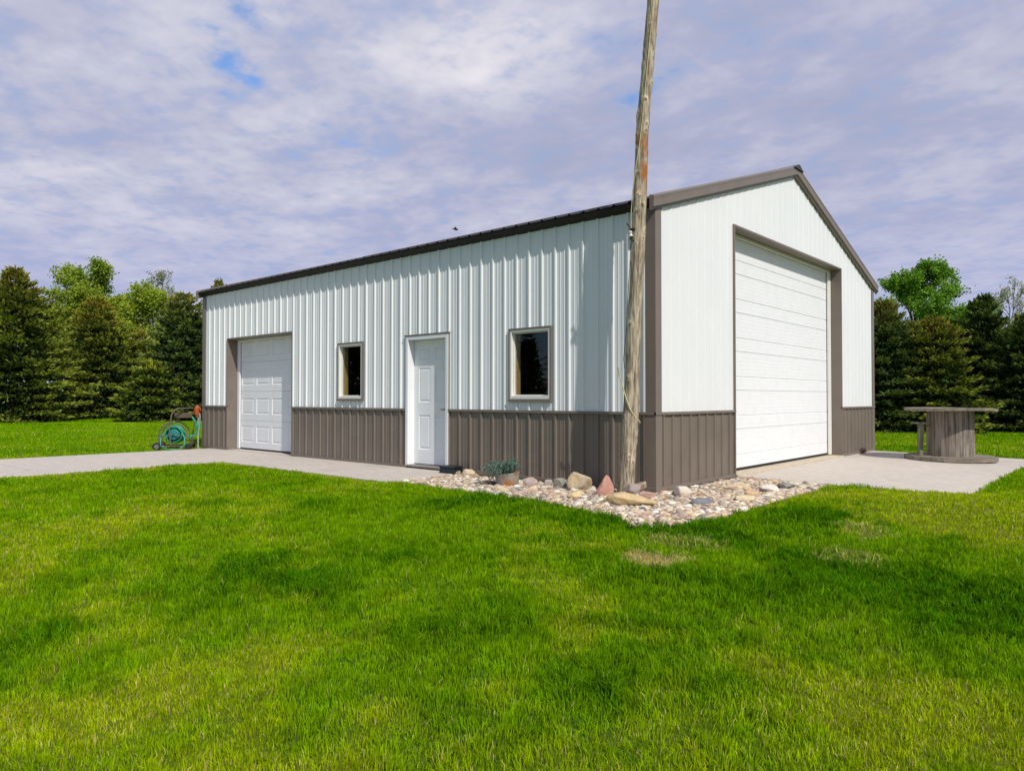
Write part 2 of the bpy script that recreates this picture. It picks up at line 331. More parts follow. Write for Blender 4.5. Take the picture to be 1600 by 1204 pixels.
DRY = [(*lp(u, v), r, a) for u, v, r, a in ((250, 1040, .40, .8), (450, 1150, .35, .8), (100, 1110, .35, .6), (220, 830, .9, .6), (60, 850, .7, .5), (350, 790, .8, .4), (560, 1190, .3, .5), (1250, 1130, .35, .5), (1450, 1080, .3, .45), (1400, 800, .8, .75), (1520, 850, .5, .5), (430, 1010, .2, .5), (930, 960, .25, .35), (1080, 1160, .3, .45), (1590, 1150, .3, .5), (800, 1170, .3, .3))]
LUSH = [(*lp(u, v), r, a) for u, v, r, a in ((350, 900, .5, .5), (600, 880, .55, .6), (700, 1000, .35, .55), (480, 930, .4, .6), (850, 800, .6, .8), (1000, 835, .45, .9), (1150, 860, .4, .9), (1120, 930, .4, .7), (1280, 900, .35, .9), (1430, 935, .40, 1.5), (1560, 960, .45, 1.6), (1300, 930, .3, .7), (900, 1050, .3, .5), (100, 900, .5, .5), (700, 810, .7, .6), (150, 770, 1.2, .2), (1250, 830, .35, .6))]
def lawn_fields(x, y):
    """straw 0..1, dry-yellow 0..1, lush 0..1"""
    st = np.zeros(np.shape(x))
    wob = (fnoise(x, y, .16, 55, 2)-.5)*.9
    for cx, cy, sx, sy, a in DEAD:
        st = np.maximum(st, a*sstep(1.35, .55, np.hypot(((x-cx)*CR[0]+(y-cy)*CR[1])/sx, ((x-cx)*CF[0]+(y-cy)*CF[1])/sy)+wob))
    dcam = (CAM[0]-x)*CF[0]*-1 + (y-CAM[1])*CF[1]; lat = (x-CAM[0])*CR[0]+(y-CAM[1])*CR[1]
    n1 = fnoise(x, y, 1.5, 11, 4); n2 = fnoise(x, y, .8, 31, 3); n3 = fnoise(x, y, 3.2, 77, 2)
    g = lambda cx, cy, s, a: a*np.exp(-((x-cx)**2+(y-cy)**2)/(s*s))
    dry = (n1-.53)*2.8 + (n2-.5)*1.2+(fnoise(x, y, .25, 95, 3)-.5)*1.6
    for cx, cy, r, a in DRY: dry = dry + g(cx, cy, r*1.15, a*1.35)
    lush = (fnoise(x, y, 1.1, 91, 4)-.53)*2.0+(fnoise(x, y, .3, 93, 3)-.5)*1.3 + .6*np.exp(-(trough_d(x, y)/.30)**2)
    for cx, cy, r, a in LUSH: lush = lush + g(cx, cy, r*1.15, a); dry = dry - g(cx, cy, r*1.2, a)
    lush = lush - np.clip(dry, 0, 1)*.6
    return st, np.clip(dry, 0, 1), np.clip(lush, 0, 1)
s_, d_, l_ = lawn_fields(X.ravel(), Y.ravel())
gc = np.array([.040, .085, .004])[None]*np.ones((X.size, 1))
gc = gc*(1-d_[:, None]) + np.array([.11, .14, .006])*d_[:, None]
gc = gc*(1-.5*l_[:, None]) + np.array([.012, .03, .004])*.5*l_[:, None]
gc = gc*(1-s_[:, None]) + np.array([.30, .235, .13])*s_[:, None]
farm = np.clip((np.hypot(X-CAM[0], Y-CAM[1]).ravel()-12)/25, 0, 1)[:, None]
gc = gc*(1-farm) + (np.array([.15, .26, .004])+((fnoise(X.ravel(), Y.ravel(), 5, 5, 3)-.5)*.10)[:, None]*np.array([1, .8, .1]))*farm
edge = np.minimum(poly_dist(X.ravel(), Y.ravel(), BED), np.minimum(rect_dist(X.ravel(), Y.ravel(), DRIVE), rect_dist(X.ravel(), Y.ravel(), APRON)))
soil = np.clip(1-edge/.16, 0, 1)[:, None]
gc = gc*(1-soil) + np.array([.26, .20, .13])*soil
GROUND = mat('turf_and_soil', (.1, .2, .02), .95, .05, tint=True, bump=(25, .6, (1, 1, 1), .03))
ground = np_mesh('ground', np.stack([X.ravel(), Y.ravel(), Z.ravel()], 1), Fg, GROUND, colors=np.clip(gc, .01, 1), smooth=True)
tag(ground, kind='structure')

# ------------------------------------------------------------------ paved slabs
def slab(name, label, x0, x1, y0, y1, zf, joints_x=(), joints_y=(), th=.14):
    m = MB(); g = .006
    xs = [x0]+list(joints_x)+[x1]; ys = [y0]+list(joints_y)+[y1]
    for i in range(len(xs)-1):
        for j in range(len(ys)-1):
            a, b, c, d = xs[i]+(g if i else 0), xs[i+1]-(g if i < len(xs)-2 else 0), ys[j]+(g if j else 0), ys[j+1]-(g if j < len(ys)-2 else 0)
            z1, z2 = zf(a), zf(b)
            m.add([(a, c, -th), (b, c, -th), (b, d, -th), (a, d, -th), (a, c, z1), (b, c, z2), (b, d, z2), (a, d, z1)],
                  [(0, 3, 2, 1), (4, 5, 6, 7), (0, 1, 5, 4), (1, 2, 6, 5), (2, 3, 7, 6), (3, 0, 4, 7)])
    m.box(x0+.02, x1-.02, y0+.02, y1-.02, -th-.02, min(zf(x0), zf(x1))-.02)
    o = m.build(name, CONCRETE, None, .006); tag(o, label, kind='structure'); return o
slab('driveway', 'pale concrete driveway leading to the small garage door', DRIVE[0], DRIVE[1]-.004, -40.0, -.012, lambda x: -.012, (), (-36, -32, -28, -24, -20, -16, -12.2, -8.2, -4.2))
slab('walkway', 'concrete walk along the long wall up to the entry door', WALK[0]+.004, WALK[1], WALK[2], -.012, lambda x: -.008, (-5.6,), ())
slab('concrete_apron', 'light concrete slab in front of the tall overhead door', .012, APRON[1], APRON[2], APRON[3], lambda x: float(apron_z(x))-.006, (), (5.6,))

# ------------------------------------------------------------------ the shed
shed = empty('metal_shed'); tag(shed, 'white ribbed metal shed with brown wainscot, garage door, entry door and tall overhead door', 'shed')
PER = .2286
PROF = [(0, 0), (.009, .0215), (.031, .0215), (.040, 0), (.098, 0), (.101, .004), (.113, .004), (.117, 0), (.162, 0), (.165, .004), (.177, .004), (.181, 0)]
def siding(name, mt, length, zlo, ztop, holes, xf, phase=0.0, screws=(), lift=0.0, s0=0.0, rib=1.0):
    """xf(s, off, z) -> world point.  holes: (s0, s1, z0, z1)"""
    br = {}
    k0 = int(math.floor((s0-phase)/PER))-1; k1 = int(math.ceil((length-phase)/PER))+1
    for k in range(k0, k1):
        for j, (a, h) in enumerate(PROF):
            hh = h*rib*(1.18 if (k % 4 == 0 and h > .01) else 1.0)
            br[round(phase+k*PER+a, 5)] = hh
    ks = np.array(sorted(br)); hs = np.array([br[k] for k in ks])
    cut = [s0, length] + [v for h in holes for v in h[:2]]
    if callable(ztop) and not callable(zlo): cut += [WW/2]
    S = sorted(set([round(float(k), 5) for k in ks if s0 < k < length] + [round(c, 5) for c in cut if s0 <= c <= length]))
    zt = ztop if callable(ztop) else (lambda s: ztop)
    if not callable(ztop): holes = [h for h in holes if h[2] < ztop]
    m = MB(); off = np.interp(S, ks, hs)+lift
    for i in range(len(S)-1):
        a, b = S[i], S[i+1]; mid = (a+b)/2
        if b-a < 1e-4: continue
        iv = [(zlo, None)]; hh = sorted([(h[2], h[3]) for h in holes if h[0] < mid < h[1]])
        segs = []; cur = zlo
        for h0, h1 in hh:
            if h0 > cur: segs.append((cur, h0, False))
            cur = max(cur, h1)
        if cur < min(zt(a), zt(b)): segs.append((cur, None, True))
        for z0, z1, top in segs:
            za, zb = (zt(a), zt(b)) if top else (z1, z1)
            m.add([xf(a, off[i], z0), xf(b, off[i+1], z0), xf(b, off[i+1], zb), xf(a, off[i], za)], [(0, 1, 2, 3)])
    for z in screws:                                  # screw heads
        for k in range(k0, k1):
            s = phase+k*PER+.062+(.004 if k % 3 else -.003)
            if s < s0+.15 or s > length-.15 or z > zt(s)-.1 or any(h[0]-.03 < s < h[1]+.03 and h[2]-.03 < z < h[3]+.03 for h in holes): continue
            zz = z+.006*math.sin(k*12.7)
            c = [xf(s+.006*math.cos(t), lift+.0045, zz+.006*math.sin(t)) for t in (0, 1.05, 2.09, 3.14, 4.19, 5.24)]
            d = [xf(s+.0075*math.cos(t), lift, zz+.0075*math.sin(t)) for t in (0, 1.05, 2.09, 3.14, 4.19, 5.24)]
            m.add(c+d, [(0, 1, 2, 3, 4, 5)]+[(j, 6+j, 6+(j+1) % 6, (j+1) % 6) for j in range(6)])
    return m.build(name, mt, shed)
GD = (-10.49, -7.95, 0.0, 2.36); MD = (-4.57, -3.57, 0.0, 2.095); W1 = (-6.43, -5.715, 1.06, 2.068); W2 = (-2.325, -1.58, 1.06, 2.068)
OD = (2.18, 6.86, 0.0, 3.555)
WZ = .914
fr = lambda s, o, z: (-s, -o, z)                    # long front wall, s runs to the left
gr = lambda s, o, z: (o, s, z)                      # gable wall, s runs back
lf = lambda s, o, z: (-LW-o, s, z)
bk = lambda s, o, z: (-s, WW+o, z)
fh = [(-b, -a, c, d) for a, b, c, d in (GD, MD, W1, W2)]
gh = [OD]
gt = lambda s: HW + (PK-HW)*(1-abs(s-WW/2)/(WW/2))
siding('wall_siding', WHITE_METAL, LW, WZ, HW, fh, fr, .12, (1.02, 1.75, 2.5, 3.2))
for a_, b_ in ((0, -GD[1]*0-MD[1]), (-MD[0], -GD[1]), (-GD[0], LW)): siding('wainscot', BROWN_METAL, b_, 0.03, WZ, [], fr, .12, (.12, .5), s0=a_)
siding('wall_siding', WHITE_METAL, WW, WZ, gt, gh, gr, .15, (1.02, 1.55, 2.35, 3.1, 3.8), rib=.38)
for a_, b_ in ((0, OD[0]), (OD[1], WW)): siding('wainscot', BROWN_METAL, b_, 0.03, WZ, [], gr, .15, (.12, .5), s0=a_)
siding('wall_siding', WHITE_METAL, WW, WZ, gt, [], lf, .15); siding('wainscot', BROWN_METAL, WW, 0.03, WZ, [], lf, .15)
siding('wall_siding', WHITE_METAL, LW, WZ, HW, [], bk, .12); siding('wainscot', BROWN_METAL, LW, 0.03, WZ, [], bk, .12)
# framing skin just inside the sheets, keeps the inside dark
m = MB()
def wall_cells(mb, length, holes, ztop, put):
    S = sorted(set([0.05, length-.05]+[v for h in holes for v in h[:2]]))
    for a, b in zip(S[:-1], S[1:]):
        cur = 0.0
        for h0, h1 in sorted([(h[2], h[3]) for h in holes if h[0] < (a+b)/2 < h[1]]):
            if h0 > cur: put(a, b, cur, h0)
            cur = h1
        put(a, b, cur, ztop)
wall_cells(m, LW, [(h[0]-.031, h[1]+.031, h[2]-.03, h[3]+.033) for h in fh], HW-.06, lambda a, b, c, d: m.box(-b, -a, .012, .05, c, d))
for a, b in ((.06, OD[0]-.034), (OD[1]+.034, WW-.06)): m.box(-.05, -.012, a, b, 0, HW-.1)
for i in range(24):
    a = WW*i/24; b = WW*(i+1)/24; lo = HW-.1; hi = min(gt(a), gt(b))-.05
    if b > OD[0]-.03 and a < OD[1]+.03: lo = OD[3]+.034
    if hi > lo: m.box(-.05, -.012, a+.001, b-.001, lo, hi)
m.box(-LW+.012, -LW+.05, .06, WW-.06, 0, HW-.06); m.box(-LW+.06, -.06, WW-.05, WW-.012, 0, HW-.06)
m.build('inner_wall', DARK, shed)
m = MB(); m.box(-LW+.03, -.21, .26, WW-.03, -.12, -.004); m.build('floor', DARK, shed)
# corner trim
def corner(x, y, sx, sy, z0, z1, w=.118, t=.024):
    m = MB(); a = x-sx*w; b = y-sy*w
    pts = [(x+sx*t, y+sy*t), (a, y+sy*t), (a, y+sy*.0), (x, y), (x, b), (x+sx*t, b)]
    m.prism(pts if sx*sy > 0 else pts[::-1], z0, z1, 'xy'); return m
zc = [(0, 0, 1, -1), (-LW, 0, -1, -1), (0, WW, 1, 1), (-LW, WW, -1, 1)]
for x, y, sx, sy in zc:
    corner(x, y, sx, sy, .0, WZ-.012, w=.122, t=.0225).build('corner_trim', TRIM_BROWN, shed, .003)
    corner(x, y, sx, sy, WZ+.024, HW+.01, w=.118, t=.0225).build('corner_trim', TRIM_BROWN, shed, .003)
# wainscot cap (transition trim) and base trim
def segs_without(length, holes): 
    out = []; cur = 0.0
    for h in sorted(holes):
        out.append((cur, h[0])); cur = h[1]
    out.append((cur, length)); return out
fs = segs_without(LW, [h for h in fh if h[2] < .5]); gs = segs_without(WW, gh)
m = MB()
for a, b in fs:
    m.box(-b-(.03 if b == LW else 0), -a+(.03 if a == 0 else 0), -.034, .0, WZ-.012, WZ+.024); b_ = MB(); b_.box(-b, -a, -.030, -.001, -.012, .034); b_.build('base_trim', TRIM_BROWN, shed, .003)
m.box(0.0, .034, -.034, gs[0][1], WZ-.0118, WZ+.0238); m.box(0, .034, gs[1][0], WW+.03, WZ-.012, WZ+.024)
for a, b in ((-.03, gs[0][1]), (gs[1][0], WW)): b_ = MB(); b_.box(.001, .030, a, b, -.0122, .0338); b_.build('base_trim', TRIM_BROWN, shed, .003)
m.box(-LW-.034, -LW, -.034, WW+.034, WZ-.0122, WZ+.0242); m.box(-LW, 0, WW, WW+.034, WZ-.0118, WZ+.0238)
m.build('cap_trim', TRIM_BROWN, shed, .003)
f_ = MB(); f_.box(-LW+.01, -.01, .005, .18, -.2, -.02); f_.box(-.18, -.005, .005, WW-.01, -.2, -.021); f_.build('foundation', CONCRETE, shed)

# roof: two ribbed slopes, overhang
SL = (PK-HW)/(WW/2)
OV, RK = .14, .05
def roof_half(side):
    m = MB(); xs = []; hs = []
    x = -LW-RK-.04; k = 0
    while x < RK+.03:
        for a, h in ((0, 0), (.014, .020), (.034, .020), (.048, 0)):
            if x+a < RK+.035: xs.append(x+a); hs.append(h)
        x += PER
    xs.append(RK+.035); hs.append(0)
    ye, yr = (-OV, WW/2) if side == 0 else (WW+OV, WW/2)
    ze = HW+.088-SL*OV; zr = HW+.088+SL*WW/2
    for i in range(len(xs)-1):
        a, b, ha, hb = xs[i], xs[i+1], hs[i], hs[i+1]
        q = [(a, ye, ze+ha), (b, ye, ze+hb), (b, yr, zr+hb), (a, yr, zr+ha)]
        lo = [(a, ye, ze+ha-.012), (b, ye, ze+hb-.012), (b, yr, zr+hb-.012), (a, yr, zr+ha-.012)]
        if side: q = q[::-1]; lo = lo[::-1]
        m.add(q, [(0, 1, 2, 3)]); m.add(lo, [(3, 2, 1, 0)])
        m.add([(a, ye, ze+ha-.012), (b, ye, ze+hb-.012), (b, ye, ze+hb), (a, ye, ze+ha)], [(0, 1, 2, 3)])
    return m.build('roof', ROOF_METAL, shed)
r0 = roof_half(0); r1 = roof_half(1)
zr = HW+.088+SL*WW/2
m = MB(); c = WW/2
m.add([(RK+.055, c-.20, zr-.20*SL+.026), (RK+.055, c-.02, zr+.045), (RK+.055, c+.02, zr+.045), (RK+.055, c+.20, zr-.20*SL+.026),
       (-LW-RK-.05, c-.20, zr-.20*SL+.026), (-LW-RK-.05, c-.02, zr+.045), (-LW-RK-.05, c+.02, zr+.045), (-LW-RK-.05, c+.20, zr-.20*SL+.026)],
      [(0, 1, 5, 4), (1, 2, 6, 5), (2, 3, 7, 6), (3, 2, 1, 0), (4, 5, 6, 7)])
m.build('ridge_cap', ROOF_METAL, r0)
# eave trim (dark angle below the sheet edge, eave shade painted into its colour) front and back
for sgn, y0 in ((-1, 0), (1, WW)):
    m = MB()
    prof = [(y0+sgn*.022, HW-.040), (y0+sgn*(OV-.012), HW+.014), (y0+sgn*(OV-.012), HW+.030), (y0+sgn*.0, HW+.065), (y0, HW-.040)]
    if sgn > 0: prof = prof[::-1]
    m.prism(prof, -LW-.03, .026, 'yz'); m.build('eave_trim', EAVE_SHADE, shed)
# rake trim: folded board along both slopes of both gables
def rake(x, sx):
    for side in (0, 1):
        m = MB(); ye = -OV-.015 if side == 0 else WW+OV+.015; yr = WW/2
        def zl(y): return HW + .088 + SL*(WW/2-abs(y-WW/2)) 
        sect = [(.0, -.140), (.030, -.140), (.034, -.114), (.060, -.106), (.066, .024), (.0, .044)]   # (out, up)
        vs = []
        for y in (ye, yr):
            for o, u in sect: vs.append((x+sx*o, y, zl(y)+u))
        n = len(sect); fs_ = [tuple(range(n)), tuple(range(n, 2*n))[::-1]]+[(i, n+i, n+(i+1) % n, (i+1) % n) for i in range(n)]
        m.add(vs, fs_)
        jy = WW/2-1.15 if side == 0 else WW/2+1.35                # lap joint
        vs = []
        for y in (jy, jy+.012):
            for o, u in [(.002, -.108), (.0625, -.108), (.0688, .026), (.0, .047)]: vs.append((x+sx*o, y, zl(y)+u))
        m.add(vs, [(0, 1, 2, 3), (7, 6, 5, 4)]+[(i, 4+i, 4+(i+1) % 4, (i+1) % 4) for i in range(4)])
        m.build('rake_trim', TRIM_BROWN, shed, .002)
rake(.0185, 1); rake(-LW-.0185, -1)

# framed panels: a front face with raised panels sunk in it
def panel_face(mb, x0, x1, z0, z1, panels, put, g=.012, dep=.009):
    xs = sorted(set([x0, x1]+[v for p in panels for v in (p[0], p[1])])); zs = sorted(set([z0, z1]+[v for p in panels for v in (p[2], p[3])]))
    for a, b in zip(xs[:-1], xs[1:]):
        for c_, d in zip(zs[:-1], zs[1:]):
            if any(p[0] < (a+b)/2 < p[1] and p[2] < (c_+d)/2 < p[3] for p in panels): continue
            mb.add([put(a, 0, c_), put(b, 0, c_), put(b, 0, d), put(a, 0, d)], [(0, 1, 2, 3)])
    for a, b, c_, d in panels:
        rings = []
        for ins, dp in ((0, 0), (g, dep), (g*1.6, dep), (g*3.4, dep*.25)):
            rings.append([put(a+ins, dp, c_+ins), put(b-ins, dp, c_+ins), put(b-ins, dp, d-ins), put(a+ins, dp, d-ins)])
        for r0_, r1_ in zip(rings[:-1], rings[1:]):
            for i in range(4): mb.add([r0_[i], r0_[(i+1) % 4], r1_[(i+1) % 4], r1_[i]], [(0, 1, 2, 3)])
        mb.add(rings[-1], [(0, 1, 2, 3)])

# small garage door
gf = MB(); D = .205
gf.box(GD[0]-.028, GD[0], -.026, D, .0, GD[3]+.03); gf.box(GD[1], GD[1]+.028, -.026, D, .0, GD[3]+.03); gf.box(GD[0], GD[1], -.0258, D, GD[3], GD[3]+.0298)
gf.build('door_surround', TRIM_BROWN, shed, .003)
st = MB(); st.box(GD[0]+.001, GD[0]+.105, D+.001, D+.030, .012, GD[3]-.001); st.box(GD[1]-.105, GD[1]-.001, D+.001, D+.030, .012, GD[3]-.001); st.box(GD[0]+.106, GD[1]-.106, D+.0012, D+.0298, GD[3]-.055, GD[3]-.001)
gdoor = empty('garage_door', (0, 0, 0)); gdoor.parent = shed; gdoor['label'] = 'small white raised panel garage door'
st.build('door_stop', WHITE_PAINT, gdoor, .004)
zs = [.03, .62, 1.244, 1.868, 2.46]; dx0, dx1 = -10.42, -7.93; pitch = (dx1-dx0)/4
for i in range(4):
    m = MB(); z0, z1 = zs[i]+.002, zs[i+1]-.002; rows = [(.162, .506), (.76, 1.10), (1.38, 1.73), (1.99, 2.33)][i]
    ps = [(dx0+.055+k*pitch, dx0+pitch-.055+k*pitch, rows[0], rows[1]) for k in range(4)]
    yF = D+.045
    panel_face(m, dx0, dx1, z0, z1, ps, lambda x, d, z: (x, yF+d, z), .013, .011)
    m.add([(dx0, yF, z1), (dx1, yF, z1), (dx1, yF+.04, z1), (dx0, yF+.04, z1), (dx0, yF, z0), (dx1, yF, z0), (dx1, yF+.04, z0), (dx0, yF+.04, z0)],
          [(0, 1, 2, 3), (7, 6, 5, 4), (2, 6, 7, 3), (0, 3, 7, 4), (1, 5, 6, 2)])
    m.build('door_section', WHITE_PAINT, gdoor)
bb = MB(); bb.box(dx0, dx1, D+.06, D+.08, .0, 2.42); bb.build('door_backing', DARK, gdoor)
s = MB(); s.box(dx0, dx1, D+.04, D+.085, -.003, .029); s.build('weather_seal', RUBBER, gdoor)
s = MB(); s.box(GD[0], GD[1], -.011, D+.2, -.1, -.004); s.build('threshold', CONCRETE, shed)

# entry door
ed = empty('entry_door', (0, 0, 0)); ed.parent = shed; ed['label'] = 'white six panel entry door'
m = MB(); ft = .062
m.box(MD[0], MD[0]+ft, -.032, .155, .012, MD[3]); m.box(MD[1]-ft, MD[1], -.032, .155, .012, MD[3]); m.box(MD[0]+ft, MD[1]-ft, -.0318, .1548, MD[3]-ft, MD[3]-.0002)
m.build('door_frame', WHITE_PAINT, ed, .006)
m = MB(); m.box(MD[0]-.022, MD[1]+.022, -.040, .01, MD[3]+.001, MD[3]+.022); m.box(MD[0]-.018, MD[0]-.001, -.024, .01, .012, MD[3]); m.box(MD[1]+.001, MD[1]+.018, -.024, .01, .012, MD[3])
m.build('head_flashing', TRIM_BROWN, ed, .002)
x0, x1, z0, z1 = MD[0]+ft+.003, MD[1]-ft-.003, .055, MD[3]-ft-.004; w = x1-x0; h = z1-z0
ps = []
for (a, b) in ((.125, .435), (.565, .875)):
    for (t0, t1) in ((.06, .163), (.223, .502), (.605, .884)): ps.append((x0+a*w, x0+b*w, z1-t1*h, z1-t0*h))
m = MB(); yF = .108
panel_face(m, x0, x1, z0, z1, ps, lambda x, d, z: (x, yF+d, z), .012, .010)
m.add([(x0, yF, z1), (x1, yF, z1), (x1, yF+.04, z1), (x0, yF+.04, z1), (x0, yF, z0), (x1, yF, z0), (x1, yF+.04, z0), (x0, yF+.04, z0)], [(0, 1, 2, 3), (7, 6, 5, 4), (3, 2, 6, 7), (0, 3, 7, 4), (1, 5, 6, 2)])
m.build('door_panel', WHITE_PAINT, ed)
m = MB(); m.box(x0-.02, x1+.02, -.055, .15, .012, .042); m.build('threshold', mat('worn_aluminium', (.33, .29, .25), .5, .4, .3, vary=(14, (.22, .19, .16), .4, .7)), ed, .004)
m = MB(); hx = x1-.065; hz = .93
m.tube([(hx, yF-.006, hz), (hx, yF+.001, hz)], .03, 16); m.tube([(hx, yF, hz), (hx, yF-.055, hz), (hx-.02, yF-.062, hz), (hx-.12, yF-.060, hz-.004)], [.011, .011, .011, .008], 8); m.box(hx-.022, hx+.022, yF-.007, yF+.001, hz-.09, hz+.10)
m.build('handle', NICKEL, ed)
m = MB(); m.tube([(hx, yF-.02, hz+.15), (hx, yF+.001, hz+.15)], .026, 16); m.build('deadbolt', NICKEL, ed)

# windows
def window(R):
    a, b, c, d = R; w_ = empty('window', (0, 0, 0)); w_.parent = shed
    f = MB(); t = .044
    f.box(a+.012, a+t, -.028, .075, c+.03, d-.012); f.box(b-t, b-.012, -.028, .075, c+.03, d-.012); f.box(a+t, b-t, -.0278, .0748, c+.0302, c+.03+t); f.box(a+t, b-t, -.0278, .0748, d-t, d-.0122)
    q = t+.001; r = .016
    f.box(a+q, a+q+r, .012, .06, c+q+.03, d-q); f.box(b-q-r, b-q, .012, .06, c+q+.03, d-q); f.box(a+q+r, b-q-r, .0122, .0598, c+q+.03, c+q+.03+r); f.box(a+q+r, b-q-r, .0122, .0598, d-q-r, d-q)
    f.build('frame', CREAM, w_, .004)
    g = MB(); g.box(a+q+r, b-q-r, .034, .040, c+q+r+.03, d-q-r); g.build('pane', GLASS, w_)
    s = MB(); s.box(a-.012, b+.012, -.046, .01, c-.006, c+.029); s.box(a-.010, a+.011, -.034, .01, c+.030, d+.012); s.box(b-.011, b+.010, -.034, .01, c+.030, d+.012); s.box(a+.0112, b-.0112, -.036, .01, d-.011, d+.0122)
    s.build('window_trim', TRIM_BROWN, w_, .002)
    l = MB(); y0, y1 = .077, .165
    l.box(a+.02, a+.045, y0, y1, c+.04, d-.02); l.box(b-.045, b-.02, y0, y1, c+.04, d-.02); l.box(a+.046, b-.046, y0+.001, y1-.001, c+.04, c+.065); l.box(a+.046, b-.046, y0+.001, y1-.001, d-.045, d-.02)
    l.box(a-.05, a+.019, y1-.02, y1, c-.02, d+.05); l.box(b-.019, b+.05, y1-.02, y1, c-.02, d+.05)
    l.build('jamb_liner', WOOD_LINER, w_)
    return w_
window(W1)['label'] = 'narrow window between garage door and entry door'; window(W2)['label'] = 'window between entry door and leaning pole'

# tall overhead door on the gable
m = MB(); D2 = .165
m.box(-D2, .030, OD[0]-.03, OD[0], .0, OD[3]+.03); m.box(-D2, .030, OD[1], OD[1]+.03, .0, OD[3]+.03); m.box(-D2, .0298, OD[0], OD[1], OD[3], OD[3]+.0298)
m.build('door_surround', TRIM_BROWN, shed, .003)
od = empty('overhead_door', (0, 0, 0)); od.parent = shed; od['label'] = 'tall white overhead door with fine horizontal grooves'
m = MB(); m.box(-D2-.035, -D2-.001, OD[1]-.13, OD[1]-.001, .03, OD[3]-.001); m.box(-D2-.035, -D2-.001, OD[0]+.001, OD[0]+.10, .03, OD[3]-.001); m.box(-D2-.0348, -D2-.0012, OD[0]+.101, OD[1]-.131, OD[3]-.05, OD[3]-.001)
m.build('door_stop', CREAM, od, .004)
xF = -D2-.05; y0, y1 = OD[0]+.01, OD[1]-.04
sec = .585; base = .055
for k in range(6):
    zb = base+k*sec; ztp = min(zb+sec, OD[3]+.04)
    # profile up the section: (z, inset)
    pr = [(zb, .012), (zb+.006, .0)]
    def micro(z0_, z1_, n):
        out = []
        for i in range(n):
            zc_ = z0_+(z1_-z0_)*(i+.5)/n
            out += [(zc_-.006, 0), (zc_-.002, .0012), (zc_+.002, .0012), (zc_+.006, 0)]
        return out
    g1 = zb+.20
    pr += micro(zb+.01, g1-.01, 2)+[(g1-.009, 0), (g1-.002, .010), (g1+.003, .010), (g1+.011, 0)]+micro(g1+.012, ztp-.012, 6)+[(ztp-.007, 0), (ztp-.001, .012)]
    pr = [p for p in pr if p[0] <= ztp]
    m = MB(); n = len(pr)
    vs = [(xF-i_, y0, z_) for z_, i_ in pr]+[(xF-i_, y1, z_) for z_, i_ in pr]
    m.add(vs, [(i, n+i, n+i+1, i+1) for i in range(n-1)])
    m.box(xF-.06, xF-.016, y0, y1, zb+.001, ztp-.002)
    m.build('door_section', WHITE_PAINT, od)
m = MB(); m.box(xF-.055, xF+.004, y0, y1, .022, .054); m.build('weather_seal', RUBBER, od)
m = MB(); m.box(-.30, .055, OD[0], OD[1], -.1, .018); m.build('threshold', SILL, shed, .006)
# little rusty piece at the base of the brown panel near the far corner
m = MB(); r_ = .09
prof = [(r_*1.25*math.cos(t), r_*math.sin(t)) for t in np.linspace(0, math.pi, 12)]
m.prism([(8.1+p[0], .006+p[1]) for p in prof], .024, .085, 'yz'); m.build('drain_flap', RUSTPART, shed, .006)

# ------------------------------------------------------------------ leaning pole
PZ = [-.35, -.05, .22, .895, 2.17, 2.76, 3.5, 4.27, 5.706, 8.2]; PX = [-.247, -.225, -.209, -.155, -.099, -.055, -.025, .008, .153, .38]
def pole_c(z): return np.array([np.interp(z, PZ, PX), -.300+.003*z, z])
def pole_r(z): return np.interp(z, [-.35, .1, 2.2, 5.7, 8.2], [.098, .092, .081, .067, .060])
def pole_pt(z, off, extra=0.0):
    r = pole_r(z)+extra; c = pole_c(z); o = max(-1.0, min(1.0, off))
    toC = CAM-c; toC[2] = 0; toC /= np.linalg.norm(toC)
    p = c + CR*r*o + toC*r*math.sqrt(max(0, 1-o*o))
    if abs(off) > 1: p = p + CR*r*(off-o)
    return p
n = 60; zz = np.linspace(-.35, 8.2, 620); rs = np.random.RandomState(4); vs = []; kc_ = []
knots = [(rs.uniform(0, 8), rs.uniform(0, 2*math.pi), rs.uniform(.03, .055)) for _ in range(90)]
th = np.arange(n)*2*math.pi/n
for z in zz:
    c = pole_c(z); r = pole_r(z)*(1+.03*math.sin(z*2.3)+.018*math.sin(z*7.1+1))
    rr = r*(1+.010*np.sin(th*9+z*.6)+.014*np.sin(th*17-z*1.3)+.012*(fnoise(th*2, np.full(n, z*.7), .5, 8, 2)-.5)*3)
    kcol = np.ones(n)
    for kz, ka, kr in knots:
        da = (th-ka+math.pi) % (2*math.pi)-math.pi; rr = rr+.011*np.exp(-(((z-kz)/kr)**2+(da*r/kr)**2)*1.6)-.006*np.exp(-(((z-kz)/.018)**2+(da*r/.018)**2))
        q_ = np.hypot(z-kz, da*r)/kr; kcol = kcol*(1-.62*np.exp(-(q_/.35)**2))*(1+.28*np.exp(-((q_-.75)/.28)**2))
    kc_.append(kcol)
    vs.append(np.stack([c[0]+rr*np.cos(th), c[1]+rr*np.sin(th), np.full(n, z)], 1))
V = np.concatenate(vs); i = np.arange(len(zz)-1)[:, None]*n; k = np.arange(n)[None]; k2 = (k+1) % n
F = np.stack([i+k, i+k2, i+n+k2, i+n+k], -1).reshape(-1, 4)
